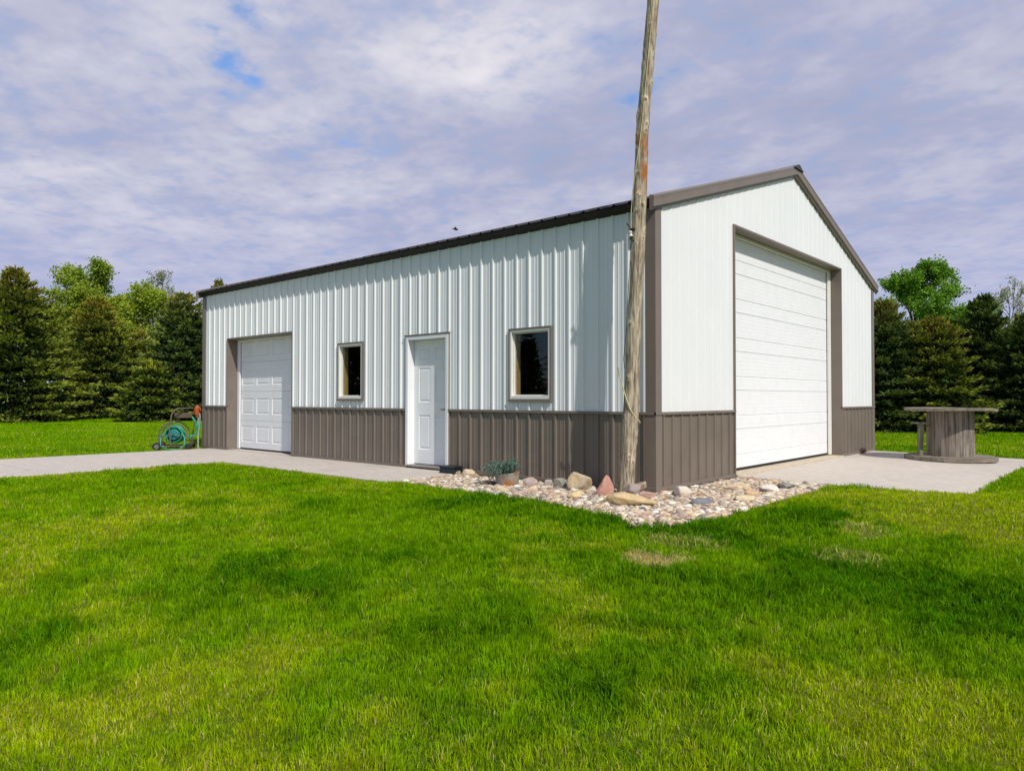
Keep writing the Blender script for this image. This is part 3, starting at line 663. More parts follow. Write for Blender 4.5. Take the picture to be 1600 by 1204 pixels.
def pole_mat():
    m = bpy.data.materials.new('weathered_pole_wood'); m.use_nodes = True; t = m.node_tree; t.nodes.clear(); L = t.links.new
    out = N(t, 'ShaderNodeOutputMaterial'); b = N(t, 'ShaderNodeBsdfPrincipled'); b.inputs['Roughness'].default_value = .88; b.inputs['Specular IOR Level'].default_value = .15
    tc = N(t, 'ShaderNodeTexCoord')
    def nz(scale, st, det=6):
        mp = N(t, 'ShaderNodeMapping'); mp.inputs['Scale'].default_value = st; L(tc.outputs['Object'], mp.inputs[0]); q = N(t, 'ShaderNodeTexNoise'); q.inputs['Scale'].default_value = scale; q.inputs['Detail'].default_value = det; q.inputs['Roughness'].default_value = .65; L(mp.outputs[0], q.inputs['Vector']); return q.outputs['Fac']
    def rng(s, a, b_, c=0, d=1):
        r = N(t, 'ShaderNodeMapRange'); r.inputs[1].default_value = a; r.inputs[2].default_value = b_; r.inputs[3].default_value = c; r.inputs[4].default_value = d; L(s, r.inputs[0]); return r.outputs[0]
    def mix(f, a, b_):
        q = N(t, 'ShaderNodeMix', data_type='RGBA'); L(f, q.inputs[0])
        if isinstance(a, tuple): q.inputs[6].default_value = (*a, 1)
        else: L(a, q.inputs[6])
        q.inputs[7].default_value = (*b_, 1); return q.outputs[2]
    streak = nz(34, (1, 1, .10), 9); c = mix(rng(streak, .40, .58), (.19, .145, .10), (.55, .46, .33))
    c = mix(rng(nz(70, (1, 1, .05)), .56, .64, 0, .8), c, (.06, .048, .036))
    c = mix(rng(nz(5, (1, 1, .5)), .5, .72, 0, .7), c, (.27, .215, .15))
    c = mix(rng(nz(9, (1, 1, .8)), .62, .76, 0, .8), c, (.07, .055, .04))
    sp = N(t, 'ShaderNodeSeparateXYZ'); L(tc.outputs['Object'], sp.inputs[0])
    a1 = rng(sp.outputs[2], 3.45, 3.70); a2 = rng(sp.outputs[2], 4.28, 4.10)
    mm = N(t, 'ShaderNodeMath', operation='MULTIPLY'); L(a1, mm.inputs[0]); L(a2, mm.inputs[1])
    m3 = N(t, 'ShaderNodeMath', operation='MULTIPLY'); L(mm.outputs[0], m3.inputs[0]); L(rng(nz(7, (1, 1, .5)), .42, .58), m3.inputs[1])
    c = mix(m3.outputs[0], c, (.36, .13, .03))
    at_ = N(t, 'ShaderNodeAttribute'); at_.attribute_name = 'tint'; mt_ = N(t, 'ShaderNodeMix', data_type='RGBA', blend_type='MULTIPLY'); mt_.inputs[0].default_value = 1.0; L(c, mt_.inputs[6]); L(at_.outputs['Color'], mt_.inputs[7]); c = mt_.outputs[2]
    L(c, b.inputs['Base Color'])
    bp = N(t, 'ShaderNodeBump'); bp.inputs['Strength'].default_value = 1.0; bp.inputs['Distance'].default_value = .012; L(streak, bp.inputs['Height']); L(bp.outputs[0], b.inputs['Normal']); L(b.outputs[0], out.inputs[0]); return m
pole = np_mesh('utility_pole', V, F, pole_mat(), colors=np.repeat(np.concatenate(kc_)[:, None], 3, 1), smooth=True)
tag(pole, 'tall weathered grey wooden pole leaning beside the shed corner', 'pole')
def v2z(v): return float(np.interp(v, [0, 200, 400, 480, 650, 740, 775], [5.706, 4.27, 2.76, 2.17, .895, .22, -.05]))
m = MB(); pts = [pole_pt(z, o, .006) for z, o in [(8.0, .25), (7.0, .15), (6.3, .1)]]+[pole_pt(v2z(v), o, .006) for v, o in ((0, .08), (66, .0), (126, -.05), (199, -.12), (230, -.35), (266, -.8), (300, -1.08), (330, -1.18), (352, -1.12), (362, -.95))]
m.tube(pts, .0055, 6); tag(m.build('cord', CORD, None), 'thin yellow cord running down the upper half of the leaning pole', 'cord', 'cords on the pole')
m = MB(); pts = [pole_pt(v2z(v), o, .012) for v, o in ((574, -1.72), (584, -1.62), (596, -1.30), (610, -.95), (625, -.55), (640, -.1), (652, .5), (658, 1.05), (661, 1.12))]
m.tube(pts, .008, 6); tag(m.build('cord', CORD, None), 'pale yellow cord end wrapped loosely across the lower part of the pole', 'cord', 'cords on the pole')
ins = empty('insulator', tuple(pole_pt(3.03, -.95, .02))); tag(ins, 'white porcelain insulator on a dark bracket on the left side of the pole', 'insulator')
m = MB(); m.lathe([(0, -.035), (.022, -.035), (.026, -.02), (.018, -.008), (.018, .004), (.028, .016), (.022, .032), (0, .032)], 16); m.build('porcelain', PORCELAIN, ins)
m = MB(); m.tube([(.05, .0, -.09), (-.01, 0, -.06), (.0, 0, -.03), (0, 0, .05), (-.03, 0, .10), (-.055, .0, .13)], .009, 6); m.box(-.005, .06, -.02, .02, .045, .06); m.build('bracket', RUSTPART, ins)
m = MB(); pts = [pole_pt(v2z(v), o, .006) for v, o in ((366, -.98), (390, -1.1), (420, -1.03), (470, -1.0), (520, -1.02), (548, -1.15), (560, -1.22), (575, -1.05))]
m.tube(pts, .0045, 6); tag(m.build('wire', WIRE, None), 'black wire stapled down the left edge of the leaning pole', 'wire')

# ------------------------------------------------------------------ stones
def ico(sub):
    bm_ = __import__('bmesh').new(); __import__('bmesh').ops.create_icosphere(bm_, subdivisions=sub, radius=1.0)
    v = np.array([q.co[:] for q in bm_.verts]); f = np.array([[w_.index for w_ in q.verts] for q in bm_.faces]); bm_.free(); return v, f
ICO1, ICO4 = ico(1), ico(4)
def rock(label, x, y, z, sx, sy, sz, rz, color, c2, seed, facets=14, rough=.06, smooth=False, tilt=(0, 0), nsc=7.0):
    rs = np.random.RandomState(seed); v, f = ICO4; d = v/np.linalg.norm(v, axis=1, keepdims=True)
    nrm = rs.normal(size=(facets, 3)); nrm /= np.linalg.norm(nrm, axis=1, keepdims=True); off = rs.uniform(.50, .92, facets)
    dot = d@nrm.T; r = np.min(np.where(dot > .05, off/np.maximum(dot, .05), 9), axis=1); r = np.minimum(r, 1.12)
    r = r + rough*(fnoise(d[:, 0]*3+d[:, 2]*1.7, d[:, 1]*3-d[:, 2], 1.0, seed, 3)-.5)*2 + rough*.3*(fnoise(d[:, 0]*9+d[:, 2]*5, d[:, 1]*9+d[:, 2]*4, 1.0, seed+3, 2)-.5)*2
    P = d*r[:, None]; P = 2*(P-P.min(0))/(P.max(0)-P.min(0))-1
    if seed == 103: k_ = (1-.72*(P[:, 2]*.5+.5)**1.2); P[:, 0] = P[:, 0]*k_*1.25+.2*(P[:, 2]*.5+.5); P[:, 1] *= k_
    P = P*np.array([sx, sy, sz])/2
    R_ = np.array(Matrix.Rotation(rz, 3, 'Z') @ Matrix.Rotation(tilt[0], 3, 'X') @ Matrix.Rotation(tilt[1], 3, 'Y'))
    P = P@R_.T; P[:, 2] -= P[:, 2].min()+sz*.12
    mt = mat('stone_%d' % seed, color, .85, .2, vary=[(nsc, c2, .42, .62), (nsc*6, tuple(np.array(color)*1.15), .5, .8), (nsc*4, tuple(np.array(c2)*.6), .64, .76)], bump=(26, .9, (1, 1, 1), .012))
    o = np_mesh('rock', P, f, mt, smooth=True); o.location = (x, y, z)
    tag(o, label, 'rock', 'rocks at the corner bed'); return o
def pix(u, v, z=-.05):                                   # ground point seen at this spot of the photograph
    d = CF + CR*(u-800)/FPX + CU*(602-v)/FPX; t = (z-CAM[2])/d[2]; p = CAM+d*t; return p[0], p[1], t
GZ = -.045
TAN = (.55, .42, .24); TAN2 = (.44, .35, .24); CRM = (.66, .55, .40)
RK_ = [ # label, u, v(base), width px, height px, depth ratio, rz, colour, second, seed, facets, rough
 ('large rounded tan and gold boulder left of the pole', 906, 768, 39, 28, .8, .5, TAN, (.42, .36, .28), 101, 13, .07),
 ('rounded grey stone left of the gold boulder', 876, 764, 22, 16, .9, .2, (.30, .28, .23), (.22, .21, .18), 102, 16, .06),
 ('pointed pinkish red stone just left of the pole', 946, 776, 29, 31, .7, .1, (.50, .27, .20), (.42, .20, .15), 103, 8, .05),
 ('purplish grey stone against the right of the pole', 989, 777, 28, 20, .8, .3, (.30, .235, .215), (.36, .29, .26), 104, 10, .06),
 ('smooth round brown boulder by the shed corner', 1003, 771, 27, 18, .9, .1, (.45, .34, .23), (.38, .28, .19), 105, 40, .02),
 ('low pink stone under the round brown boulder', 1012, 781, 27, 12, .7, .0, (.48, .31, .25), (.40, .26, .21), 106, 10, .06),
 ('long flat yellow sandstone slab in front of the pole', 982, 793, 96, 21, .34, .72, (.62, .46, .25), (.50, .36, .18), 107, 12, .09),
 ('small yellow stone below the gold boulder', 897, 780, 22, 12, .7, .4, (.64, .50, .26), (.55, .42, .24), 108, 9, .08),
 ('chunky white stone beside the gable wall', 1070, 779, 28, 18, .8, .4, (.68, .60, .50), (.58, .48, .36), 109, 11, .06),
 ('flat blue grey slate piece among the pebbles', 1098, 791, 40, 12, .6, .6, (.17, .18, .19), (.24, .245, .25), 110, 9, .05),
 ('flat cream stone with a dark reddish edge', 1146, 768, 30, 10, .6, .3, (.62, .52, .36), (.45, .28, .20), 111, 9, .06),
 ('white quartz stone near the concrete apron', 1204, 771, 31, 13, .7, .5, (.70, .64, .56), (.60, .52, .44), 112, 10, .07),
 ('dark grey flat stone nearest the apron edge', 1231, 765, 30, 10, .7, .4, (.22, .22, .205), (.30, .29, .27), 113, 10, .05),
 ('yellow flat stone behind the cream one', 1163, 765, 28, 9, .7, .5, (.62, .50, .30), (.52, .40, .24), 114, 9, .05),
 ('small orange tan stone in the right of the bed', 1176, 776, 24, 9, .7, .2, (.60, .40, .20), (.50, .33, .18), 115, 9, .06),
 ('flat pale yellow stone near the lawn edge', 1166, 786, 32, 11, .7, .3, (.62, .52, .34), (.52, .43, .28), 116, 10, .06),
 ('wedge shaped cream stone right of the black box', 734, 746, 27, 12, .7, .2, (.62, .50, .34), (.52, .42, .28), 117, 9, .06),
 ('small greenish grey stone touching the black box', 713, 744, 14, 8, .7, .2, (.34, .31, .21), (.27, .25, .18), 118, 10, .05),
 ('pinkish grey stone right of the planter', 829, 761, 23, 14, .8, .2, (.44, .34, .29), (.36, .29, .26), 119, 12, .06),
 ('small white stone between gold and red stones', 925, 771, 13, 11, .8, .2, (.60, .54, .45), (.5, .44, .36), 120, 14, .05),
 ('dark flat stone left of the planter', 762, 760, 24, 9, .7, .2, (.12, .09, .075), (.18, .14, .12), 121, 10, .05),
 ('pale grey stone left of the small grey boulder', 857, 762, 13, 12, .8, .2, (.42, .38, .33), (.34, .31, .28), 122, 14, .05),
 ('brownish pink stone at the right end by the gable', 1057, 777, 12, 12, .8, .2, (.36, .26, .20), (.30, .22, .17), 123, 12, .05),
 ('flat tan stone at the front of the planter', 783, 770, 24, 8, .7, .2, (.55, .44, .28), (.46, .36, .24), 124, 12, .05),
]
for lb, u, v, wpx, hpx, dr, rz, c1, c2, sd, fc, ro in RK_:
    x, y, dep = pix(u, v, GZ); w_ = wpx/FPX*dep; h_ = hpx/FPX*dep*1.06; dd = w_*dr
    x -= CF[0]*-dd*.35*-1*0; x += CF[0]*dd*.35; y += CF[1]*dd*.35
    rock(lb, x, y, GZ, w_*1.04, dd, h_*1.16, math.atan2(CR[1], CR[0])+(.3 if rz > .5 else 0)*(-1 if sd == 107 else .3), c1, c2, sd, fc, ro)

# pebbles: one heap that nobody could count
rs = np.random.RandomState(9); cand = rs.uniform([-3.3, -2.35], [1.65, 2.3], (60000, 2)); jit = (fnoise(cand[:, 0], cand[:, 1], .35, 17, 2)-.5)*.16
ok = in_poly(cand[:, 0]+jit, cand[:, 1]+jit, BED) & ~in_rect(cand[:, 0], cand[:, 1], (-LW, .03, -.03, WW)) & (rs.rand(60000) > np.clip((-cand[:, 1]-1.68)*4, 0, .85)); cand = cand[ok][:14500]
npb = len(cand); v1, f1 = ICO1
size = rs.gamma(5, .0042, npb)+.008; size = np.where(rs.rand(npb) < .04, size*1.7, size); size = np.clip(size, .010, .062)
sc3 = size[:, None]*np.stack([rs.uniform(.9, 1.4, npb), rs.uniform(.75, 1.1, npb), rs.uniform(.45, .8, npb)], 1)
ang = rs.uniform(0, 6.28, npb); tl = rs.normal(0, .35, npb)
dv = v1[None]*(1+.16*(rs.rand(npb, len(v1), 1)-.5)); P = dv*sc3[:, None, :]
ct, st_ = np.cos(tl)[:, None], np.sin(tl)[:, None]; yy = P[:, :, 1]*ct-P[:, :, 2]*st_; z_ = P[:, :, 1]*st_+P[:, :, 2]*ct
ca, sa = np.cos(ang)[:, None], np.sin(ang)[:, None]; xx = P[:, :, 0]*ca-yy*sa; yy = P[:, :, 0]*sa+yy*ca
lift = fnoise(cand[:, 0], cand[:, 1], .4, 61, 2)*.02+rs.uniform(0, .020, npb)
zb = -.062+lift
V = np.stack([xx+cand[:, 0][:, None], yy+cand[:, 1][:, None], z_+zb[:, None]], -1).reshape(-1, 3)
F = (f1[None]+(np.arange(npb)*len(v1))[:, None, None]).reshape(-1, 3)
pal = np.array([(.64, .52, .37), (.55, .43, .30), (.74, .66, .53), (.45, .30, .22), (.34, .28, .23), (.19, .175, .16), (.62, .45, .24), (.55, .38, .29), (.80, .74, .63), (.38, .33, .28)])
pc = pal[rs.choice(len(pal), npb, p=[.17, .15, .13, .10, .10, .07, .09, .08, .05, .06])]*rs.uniform(.65, 1.15, (npb, 1))
tag(np_mesh('gravel', V, F, PEBBLE, colors=np.repeat(np.clip(pc, 0, .85), len(v1), 0), smooth=True), 'pinkish tan river pebbles filling the bed round the shed corner', 'gravel', kind='stuff')
m = MB(); m.add([(x, y, -.058) for x, y in BED], [tuple(range(len(BED)))[::-1]])
soil_m = mat('sandy_soil', (.33, .27, .20), .95, .05, vary=[(6, (.25, .20, .145), .4, .65), (40, (.42, .36, .28), .5, .8)], bump=(50, .6, (1, 1, 1), .01))
me = m.build('soil', soil_m, None); tag(me, kind='structure')

# ------------------------------------------------------------------ grass
def lawn(name, npts, seed, dmin, dmax, dens0, az_half):
    rs = np.random.RandomState(seed)
    # radial sampling with density falling off with distance from the viewer's side of the lawn
    ex = 1.72; d0 = 4.0
    r = np.linspace(dmin, dmax, 4000); rho = dens0*np.where(r < d0, 1.0, (r/d0)**-ex); pdf = rho*r; cdf = np.cumsum(pdf); tot = np.trapezoid(pdf, r)*2*az_half if hasattr(np, 'trapezoid') else np.trapz(pdf, r)*2*az_half
    n = int(tot); q = np.interp(rs.rand(n), cdf/cdf[-1], r); a = rs.uniform(-az_half, az_half, n)+math.atan2(CF[1], CF[0])
    x = CAM[0]+q*np.cos(a); y = CAM[1]+q*np.sin(a)
    jb = (fnoise(x, y, .25, 14, 2)-.5)*.16
    bad = in_rect(x, y, DRIVE, -.02) | in_rect(x, y, WALK, -.02) | in_rect(x, y, APRON, -.02) | in_rect(x, y, (-LW, 0, 0, WW), .05)
    de = np.minimum(poly_dist(x, y, BED), np.minimum(rect_dist(x, y, DRIVE), np.minimum(rect_dist(x, y, WALK), rect_dist(x, y, APRON))))
    bad |= in_poly(x, y, BED) | ((de+jb*.6) < .01)
    # behind the shed nothing of it shows
    uu = 800+FPX*((x-CAM[0])*CR[0]+(y-CAM[1])*CR[1])/np.maximum(.1, (x-CAM[0])*CF[0]+(y-CAM[1])*CF[1]); bad |= (uu > 420) & (uu < 1290) & (y > WW*.1) & (x < -.01)
    x, y, q = x[~bad], y[~bad], q[~bad]; de = de[~bad]
    st, dry, lush = lawn_fields(x, y); keep = rs.rand(len(x)) > st*.35+dry*.06
    x, y, q, st, dry, lush, de = [v[keep] for v in (x, y, q, st, dry, lush, de)]; n = len(x)
    L_ = rs.uniform(.026, .056, n)*(1-.28*dry)*(1+.85*lush)*(1-.25*st)
    tuft = fnoise(x, y, .075, 44, 2); L_ *= np.clip(.30+1.4*tuft, .5, 1.6)
    L_ *= np.where(de < .12, 1.25, 1.0)
    L_ = np.where(q > 14, L_*1.15, L_)
    wd = .0037*np.maximum(1, (q/4.4)**.92)*rs.uniform(.7, 1.35, n)*(1+.35*lush)
    az = fnoise(x, y, .10, 71, 2)*14+rs.normal(0, .9, n); bend = rs.uniform(.08, .60, n)+.35*lush*rs.rand(n)+st*.8*rs.rand(n)
    faz = rs.uniform(0, 6.283, n); z = height(x, y)-.004
    sx, sy = np.cos(faz)*wd/2, np.sin(faz)*wd/2; bx, by = np.cos(az)*L_*bend, np.sin(az)*L_*bend
    V = np.zeros((n, 5, 3), np.float32)
    V[:, 0] = np.stack([x-sx, y-sy, z], 1); V[:, 1] = np.stack([x+sx, y+sy, z], 1)
    mh = L_*.55; V[:, 2] = np.stack([x-sx*.85+bx*.28, y-sy*.85+by*.28, z+mh], 1); V[:, 3] = np.stack([x+sx*.85+bx*.28, y+sy*.85+by*.28, z+mh], 1)
    V[:, 4] = np.stack([x+bx, y+by, z+L_*np.clip(1.05-.45*bend, .3, 1)], 1)
    b = (np.arange(n)*5)[:, None]
    F = np.concatenate([b+np.array([0, 1, 3]), b+np.array([0, 3, 2]), b+np.array([2, 3, 4])], 0)
    mid = np.array([.175, .365, .001]); dark = np.array([.050, .190, .003]); yel = np.array([.47, .55, .004]); straw = np.array([.68, .58, .18]); lime = np.array([.31, .50, .005])
    rnd = rs.rand(n)[:, None]; c = mid*(1-rnd)+lime*rnd; 
    k = (lush[:, None]*.85*rs.uniform(.3, 1.3, (n, 1))+rs.rand(n, 1)**2*.45).clip(0, 1); c = c*(1-k)+dark*k
    k = (dry[:, None]*rs.uniform(.3, 1, (n, 1))).clip(0, 1); c = c*(1-k)+yel*k
    isst = (rs.rand(n) < .010*(1-lush)+.11*dry+.94*st)[:, None]; c = np.where(isst, straw*rs.uniform(.6, 1.1, (n, 1)), c)
    c = c*rs.uniform(.70, 1.22, (n, 1))*(.8+.4*fnoise(x, y, .13, 88, 2))[:, None]
    return V, F, c
parts = [lawn('a', 0, 1, 1.2, 15.0, 15500, 1.02), lawn('b', 0, 2, 15.0, 52.0, 7800, .72)]
V = np.concatenate([p[0].reshape(-1, 3) for p in parts]); o5 = len(parts[0][0])*5
F = np.concatenate([parts[0][1], parts[1][1]+o5]); Cc = np.repeat(np.concatenate([p[2] for p in parts]), 5, 0)
print('grass blades', len(V)//5)
tag(np_mesh('grass', V, F, GRASSM, colors=np.clip(Cc, 0, 1)), 'bright green lawn grass with yellowish dry patches', 'grass', kind='stuff')

# ------------------------------------------------------------------ trees
def sprigs(P, D, L_, Wd, C, rs):
    """needle sprays: two crossing narrow blades each"""
    n = len(P); D = D/np.linalg.norm(D, axis=1, keepdims=True); up = rs.normal(size=(n, 3)); up[:, 2] += .6
    S = np.cross(D, up); S /= np.linalg.norm(S, axis=1, keepdims=True)+1e-9; T = np.cross(S, D)
    out = []
    for Q in (S, T):
        q = Q*Wd[:, None]; a = P; b = P+D*L_[:, None]*.45
        out += [a, b+q, P+D*L_[:, None], b-q]
    V = np.stack(out, 1).reshape(-1, 3); b = (np.arange(n)*8)[:, None]
    F = np.concatenate([b+np.array([0, 1, 2, 3]), b+np.array([4, 5, 6, 7])]); return V, F, np.repeat(C, 8, 0)
def conifer(loc, H, R, seed, label, pal, dens=1.0, plump=.75, tips=None, blunt=False, jag=(.66, 1.18), group='evergreens round the lawn', name='spruce_tree', upturn=.0, sz=1.0):
    rs = np.random.RandomState(seed); root = empty(name, loc); tag(root, label, 'tree', group)
    t = MB(); t.tube([(0, 0, -.1), (.02, 0, H*.5), (0, .02, H*.97)], [.035*H**.8, .02*H**.8, .01], 8); t.build('trunk', BARK, root)
    Ps, Ds, Ls, Ws, Cs = [], [], [], [], []
    nb = int(H*26*dens*max(1, R/2.0)); dark, mid, lite = [np.array(c) for c in pal]
    for i in range(nb):
        u = (i+rs.rand())/nb; zt = H*(.02+.97*(1-(1-u)**1.12)); wv = .42*sz; zt = min(H*.985, max(.05, round(zt/wv)*wv+rs.normal(0, .055*sz) if zt < .9*H else zt)); t_ = zt/H
        prof = (1-t_)**plump*(1 if t_ > .10 else .80+2*t_)
        Lb = R*prof*rs.uniform(*jag)+.10*R*(1-t_)**.3*rs.rand()
        az = i*2.39996+rs.normal(0, .3); o = np.array([math.cos(az), math.sin(az), 0]); lat = np.array([-o[1], o[0], 0])
        ns = max(10, int(Lb*46*dens/sz)); s = rs.uniform(.12, 1, ns)**.65
        rise = (-.22+.55*t_+upturn); curve = .16
        spread = .34*Lb*(1-.75*s)+.05; ll = rs.uniform(-1, 1, ns)
        z = zt+Lb*(rise*s+curve*s*s)+rs.normal(0, .035, ns)-.10*np.abs(ll)*spread
        P = o[None]*(Lb*s)[:, None]+lat[None]*(ll*spread)[:, None]; P[:, 2] = np.maximum(z, .03)
        D = o[None]*rs.uniform(.5, 1.0, (ns, 1))+lat[None]*(ll[:, None]*.9+rs.normal(0, .25, (ns, 1)))
        D[:, 2] = rise+.3*s*curve*4+rs.normal(-.02, .22, ns)+(.35 if blunt else .06)+.5*t_*t_
        Ps.append(P); Ds.append(D); Ls.append(rs.uniform(.16, .30, ns)*sz*(1.0-.25*t_)); Ws.append(rs.uniform(.026, .048, ns)*sz*(1.25 if blunt else 1))
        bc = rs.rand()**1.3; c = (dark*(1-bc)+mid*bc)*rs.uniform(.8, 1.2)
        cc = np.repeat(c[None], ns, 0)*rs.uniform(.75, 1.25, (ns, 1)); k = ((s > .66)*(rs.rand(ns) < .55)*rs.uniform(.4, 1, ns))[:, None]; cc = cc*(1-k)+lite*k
        if tips is not None:
            kt = (np.clip((t_-tips[0])*tips[2], 0, 1)*rs.rand(ns)*(s > .35))[:, None]; cc = cc*(1-kt)+np.array(tips[1])*kt
        Cs.append(cc)
    # short inner twigs that close the view through the crown
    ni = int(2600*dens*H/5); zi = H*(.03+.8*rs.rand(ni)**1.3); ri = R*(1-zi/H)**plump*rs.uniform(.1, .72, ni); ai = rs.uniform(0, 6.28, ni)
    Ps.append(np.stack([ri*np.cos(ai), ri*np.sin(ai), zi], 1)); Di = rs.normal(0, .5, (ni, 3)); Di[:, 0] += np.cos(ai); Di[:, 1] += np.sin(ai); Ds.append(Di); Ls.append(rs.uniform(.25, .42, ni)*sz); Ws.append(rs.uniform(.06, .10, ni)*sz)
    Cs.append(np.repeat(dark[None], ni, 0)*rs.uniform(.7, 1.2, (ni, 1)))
    # leaders and upright shoots at the top
    ns = int(60*dens); zt = H*(1-.17*rs.rand(ns)**1.4); rr = R*(1-zt/H)**plump*.75; a = rs.uniform(0, 6.28, ns)
    P = np.stack([rr*np.cos(a), rr*np.sin(a), zt-.1], 1); D = np.stack([.25*np.cos(a), .25*np.sin(a), np.ones(ns)], 1)
    Ps.append(P); Ds.append(D); Ls.append(rs.uniform(.22, .45, ns)*sz); Ws.append(rs.uniform(.016, .03, ns)*sz)
    Cs.append(np.repeat((np.array(tips[1]) if tips is not None else lite)[None], ns, 0)*rs.uniform(.7, 1.1, (ns, 1)))
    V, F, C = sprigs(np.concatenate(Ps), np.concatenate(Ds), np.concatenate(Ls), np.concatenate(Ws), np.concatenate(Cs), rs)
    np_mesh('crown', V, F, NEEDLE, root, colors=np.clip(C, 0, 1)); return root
def leafy(loc, H, R, seed, label, pal, leaf=.10, nleaf=9000, base=.25, name='leafy_tree', upright=.6, bark=BARK, group='leafy trees behind the evergreens', levels=4, nfork=3):
    rs = np.random.RandomState(seed); root = empty(name, loc); tag(root, label, 'tree', group)
    t = MB(); ends = []
    def grow(p, d, L_, r, lv):
        q = p+d*L_*.5+Vector(rs.normal(0, .05*L_, 3)); e = p+d*L_+Vector(rs.normal(0, .07*L_, 3))
        t.tube([p, q, e], [r, r*.85, r*.66], 6 if lv > 2 else 4, caps=False)
        if lv <= 2: ends.append((q, e, L_)) 
        if lv == 0: return
        for k_ in range(nfork+(1 if lv > 2 and rs.rand() < .6 else 0)):
            ax = Vector((rs.normal(), rs.normal(), rs.normal()*.3)).normalized(); a = rs.uniform(.30, .72)
            nd = (Matrix.Rotation(a, 3, d.cross(ax).normalized() if d.cross(ax).length > .01 else Vector((1, 0, 0)))@d); nd = (nd+Vector((0, 0, upright*.28))).normalized()
            grow(e if k_ else q.lerp(e, .6), nd, L_*rs.uniform(.62, .84), r*.60, lv-1)
    tr = H*base; t.tube([(0, 0, -.1), (0, 0, tr)], [.022*H, .017*H], 8, caps=False)
    t.tube([(0, 0, tr), (.02*H, -.01*H, H*.5), (0, .02*H, H*.72)], [.016*H, .011*H, .006*H], 6, caps=False)
    for k_ in range(9):
        a = k_*2.4+rs.rand()*.5; fz_ = k_/8; z_l = tr+(H*.68-tr)*fz_
        grow(Vector((0, 0, z_l)), Vector((math.cos(a)*(.75-.35*fz_), math.sin(a)*(.75-.35*fz_), .75+.5*fz_)).normalized(), H*(.20-.07*fz_), (.010-.004*fz_)*H, levels-1 if k_ else levels)
    vv = np.array(t.v); cr = vv[vv[:, 2] > tr]; hi = cr[:, 2].max(); rad = np.percentile(np.hypot(cr[:, 0], cr[:, 1]), 97)
    fx = R/rad; fz = (H-tr)/(hi-tr)
    sc_ = lambda p: Vector((p[0]*(fx if p[2] > tr else 1), p[1]*(fx if p[2] > tr else 1), tr+(p[2]-tr)*fz if p[2] > tr else p[2]))
    t.v = [tuple(sc_(v)) for v in t.v]; t.build('trunk', bark, root)
    E = np.array([[*sc_(a), *sc_(b)] for a, b, _ in ends]); n = nleaf; pick = rs.randint(0, len(E), n); s = rs.uniform(.0, 1.45, (n, 1))
    P = E[pick, :3]*(1-s)+E[pick, 3:]*s+rs.normal(0, .036*R, (n, 3))*np.array([1, 1, .9])
    D = rs.normal(size=(n, 3)); D[:, 2] -= .2; D /= np.linalg.norm(D, axis=1, keepdims=True); S = np.cross(D, rs.normal(size=(n, 3))); S /= np.linalg.norm(S, axis=1, keepdims=True)
    sz = leaf*rs.uniform(.6, 1.3, (n, 1)); V = np.stack([P, P+D*sz*.5+S*sz*.42, P+D*sz, P+D*sz*.5-S*sz*.42], 1).reshape(-1, 3); b = (np.arange(n)*4)[:, None]; F = b+np.arange(4)
    c0, c1 = np.array(pal[0]), np.array(pal[1]); bc = rs.rand(len(E))[pick][:, None]*.6+rs.rand(n, 1)*.4; C = (c0*(1-bc)+c1*bc)*rs.uniform(.8, 1.2, (n, 1))
    np_mesh('crown', V, F, LEAF, root, colors=np.repeat(np.clip(C, 0, 1), 4, 0)); return root
GSP = ((.065, .10, .018), (.17, .225, .033), (.46, .49, .065))
OLV = ((.12, .15, .016), (.27, .29, .030), (.46, .45, .05))
BLU = ((.055, .090, .025), (.12, .18, .050), (.32, .39, .09))
DRK = ((.040, .068, .018), (.10, .145, .032), (.28, .33, .06))
TIPB = (.38, .27, .06)
conifer(at(22, 34.5), 7.25, 3.6, 11, 'tallest dark spruce at the far left with spiky brown top', GSP, 1.0, .80, (.62, TIPB, 2.0))
conifer(at(150, 40.5), 6.6, 3.1, 12, 'wide dark spruce with yellowish brown top, second from the left', GSP, 1.0, .68, (.55, (.46, .38, .05), 2.6))
conifer(at(218, 43.0), 5.0, 1.9, 13, 'olive yellow pine between the wide spruce and the one by the shed', OLV, .9, .6, (.3, (.40, .36, .05), 1.0), name='pine_tree', blunt=True)
conifer(at(285, 36.5), 6.3, 2.6, 14, 'dense dark spruce standing just left of the shed', BLU, 1.0, .60, (.6, (.42, .38, .06), 2.2))
conifer(at(238, 34.5), 2.7, 1.75, 15, 'low rounded young spruce in front of the olive pine', GSP, 1.2, .5, None)
conifer(at(341, 46.0), 8.55, 2.3, 16, 'distant evergreen whose tip shows above the shed roof', OLV, .8, .7, (.6, (.20, .20, .05), 2.0))
leafy(at(132, 51.0), 10.7, 4.3, 21, 'tall fresh green tree behind the wide left spruce', ((.17, .28, .02), (.40, .48, .05)), .14, 36000, .14, 'maple_tree')
leafy(at(222, 50.0), 8.9, 4.4, 22, 'yellow green tree behind the olive pine', ((.22, .32, .018), (.44, .52, .05)), .14, 36000, .12)
leafy(at(250, 55.0), 10.8, 2.4, 23, 'thinly leaved pale tree with bare twigs, left of the shed', ((.24, .30, .14), (.36, .40, .20)), .13, 2600, .15, upright=1.0, bark=PALEBARK)
leafy(at(92, 48.0), 8.9, 4.0, 27, 'green tree filling the gap behind the two left spruces', ((.18, .28, .02), (.38, .45, .04)), .14, 20000, .12)
leafy(at(290, 52.0), 7.0, 3.8, 28, 'bright green tree behind the spruce beside the shed', ((.20, .32, .018), (.40, .48, .04)), .14, 20000, .12)
conifer(at(1378, 25.0), 4.35, 1.75, 31, 'blue green spruce touching the right edge of the shed', BLU, 1.5, .52, (.72, (.42, .28, .05), 3.0), sz=.72)
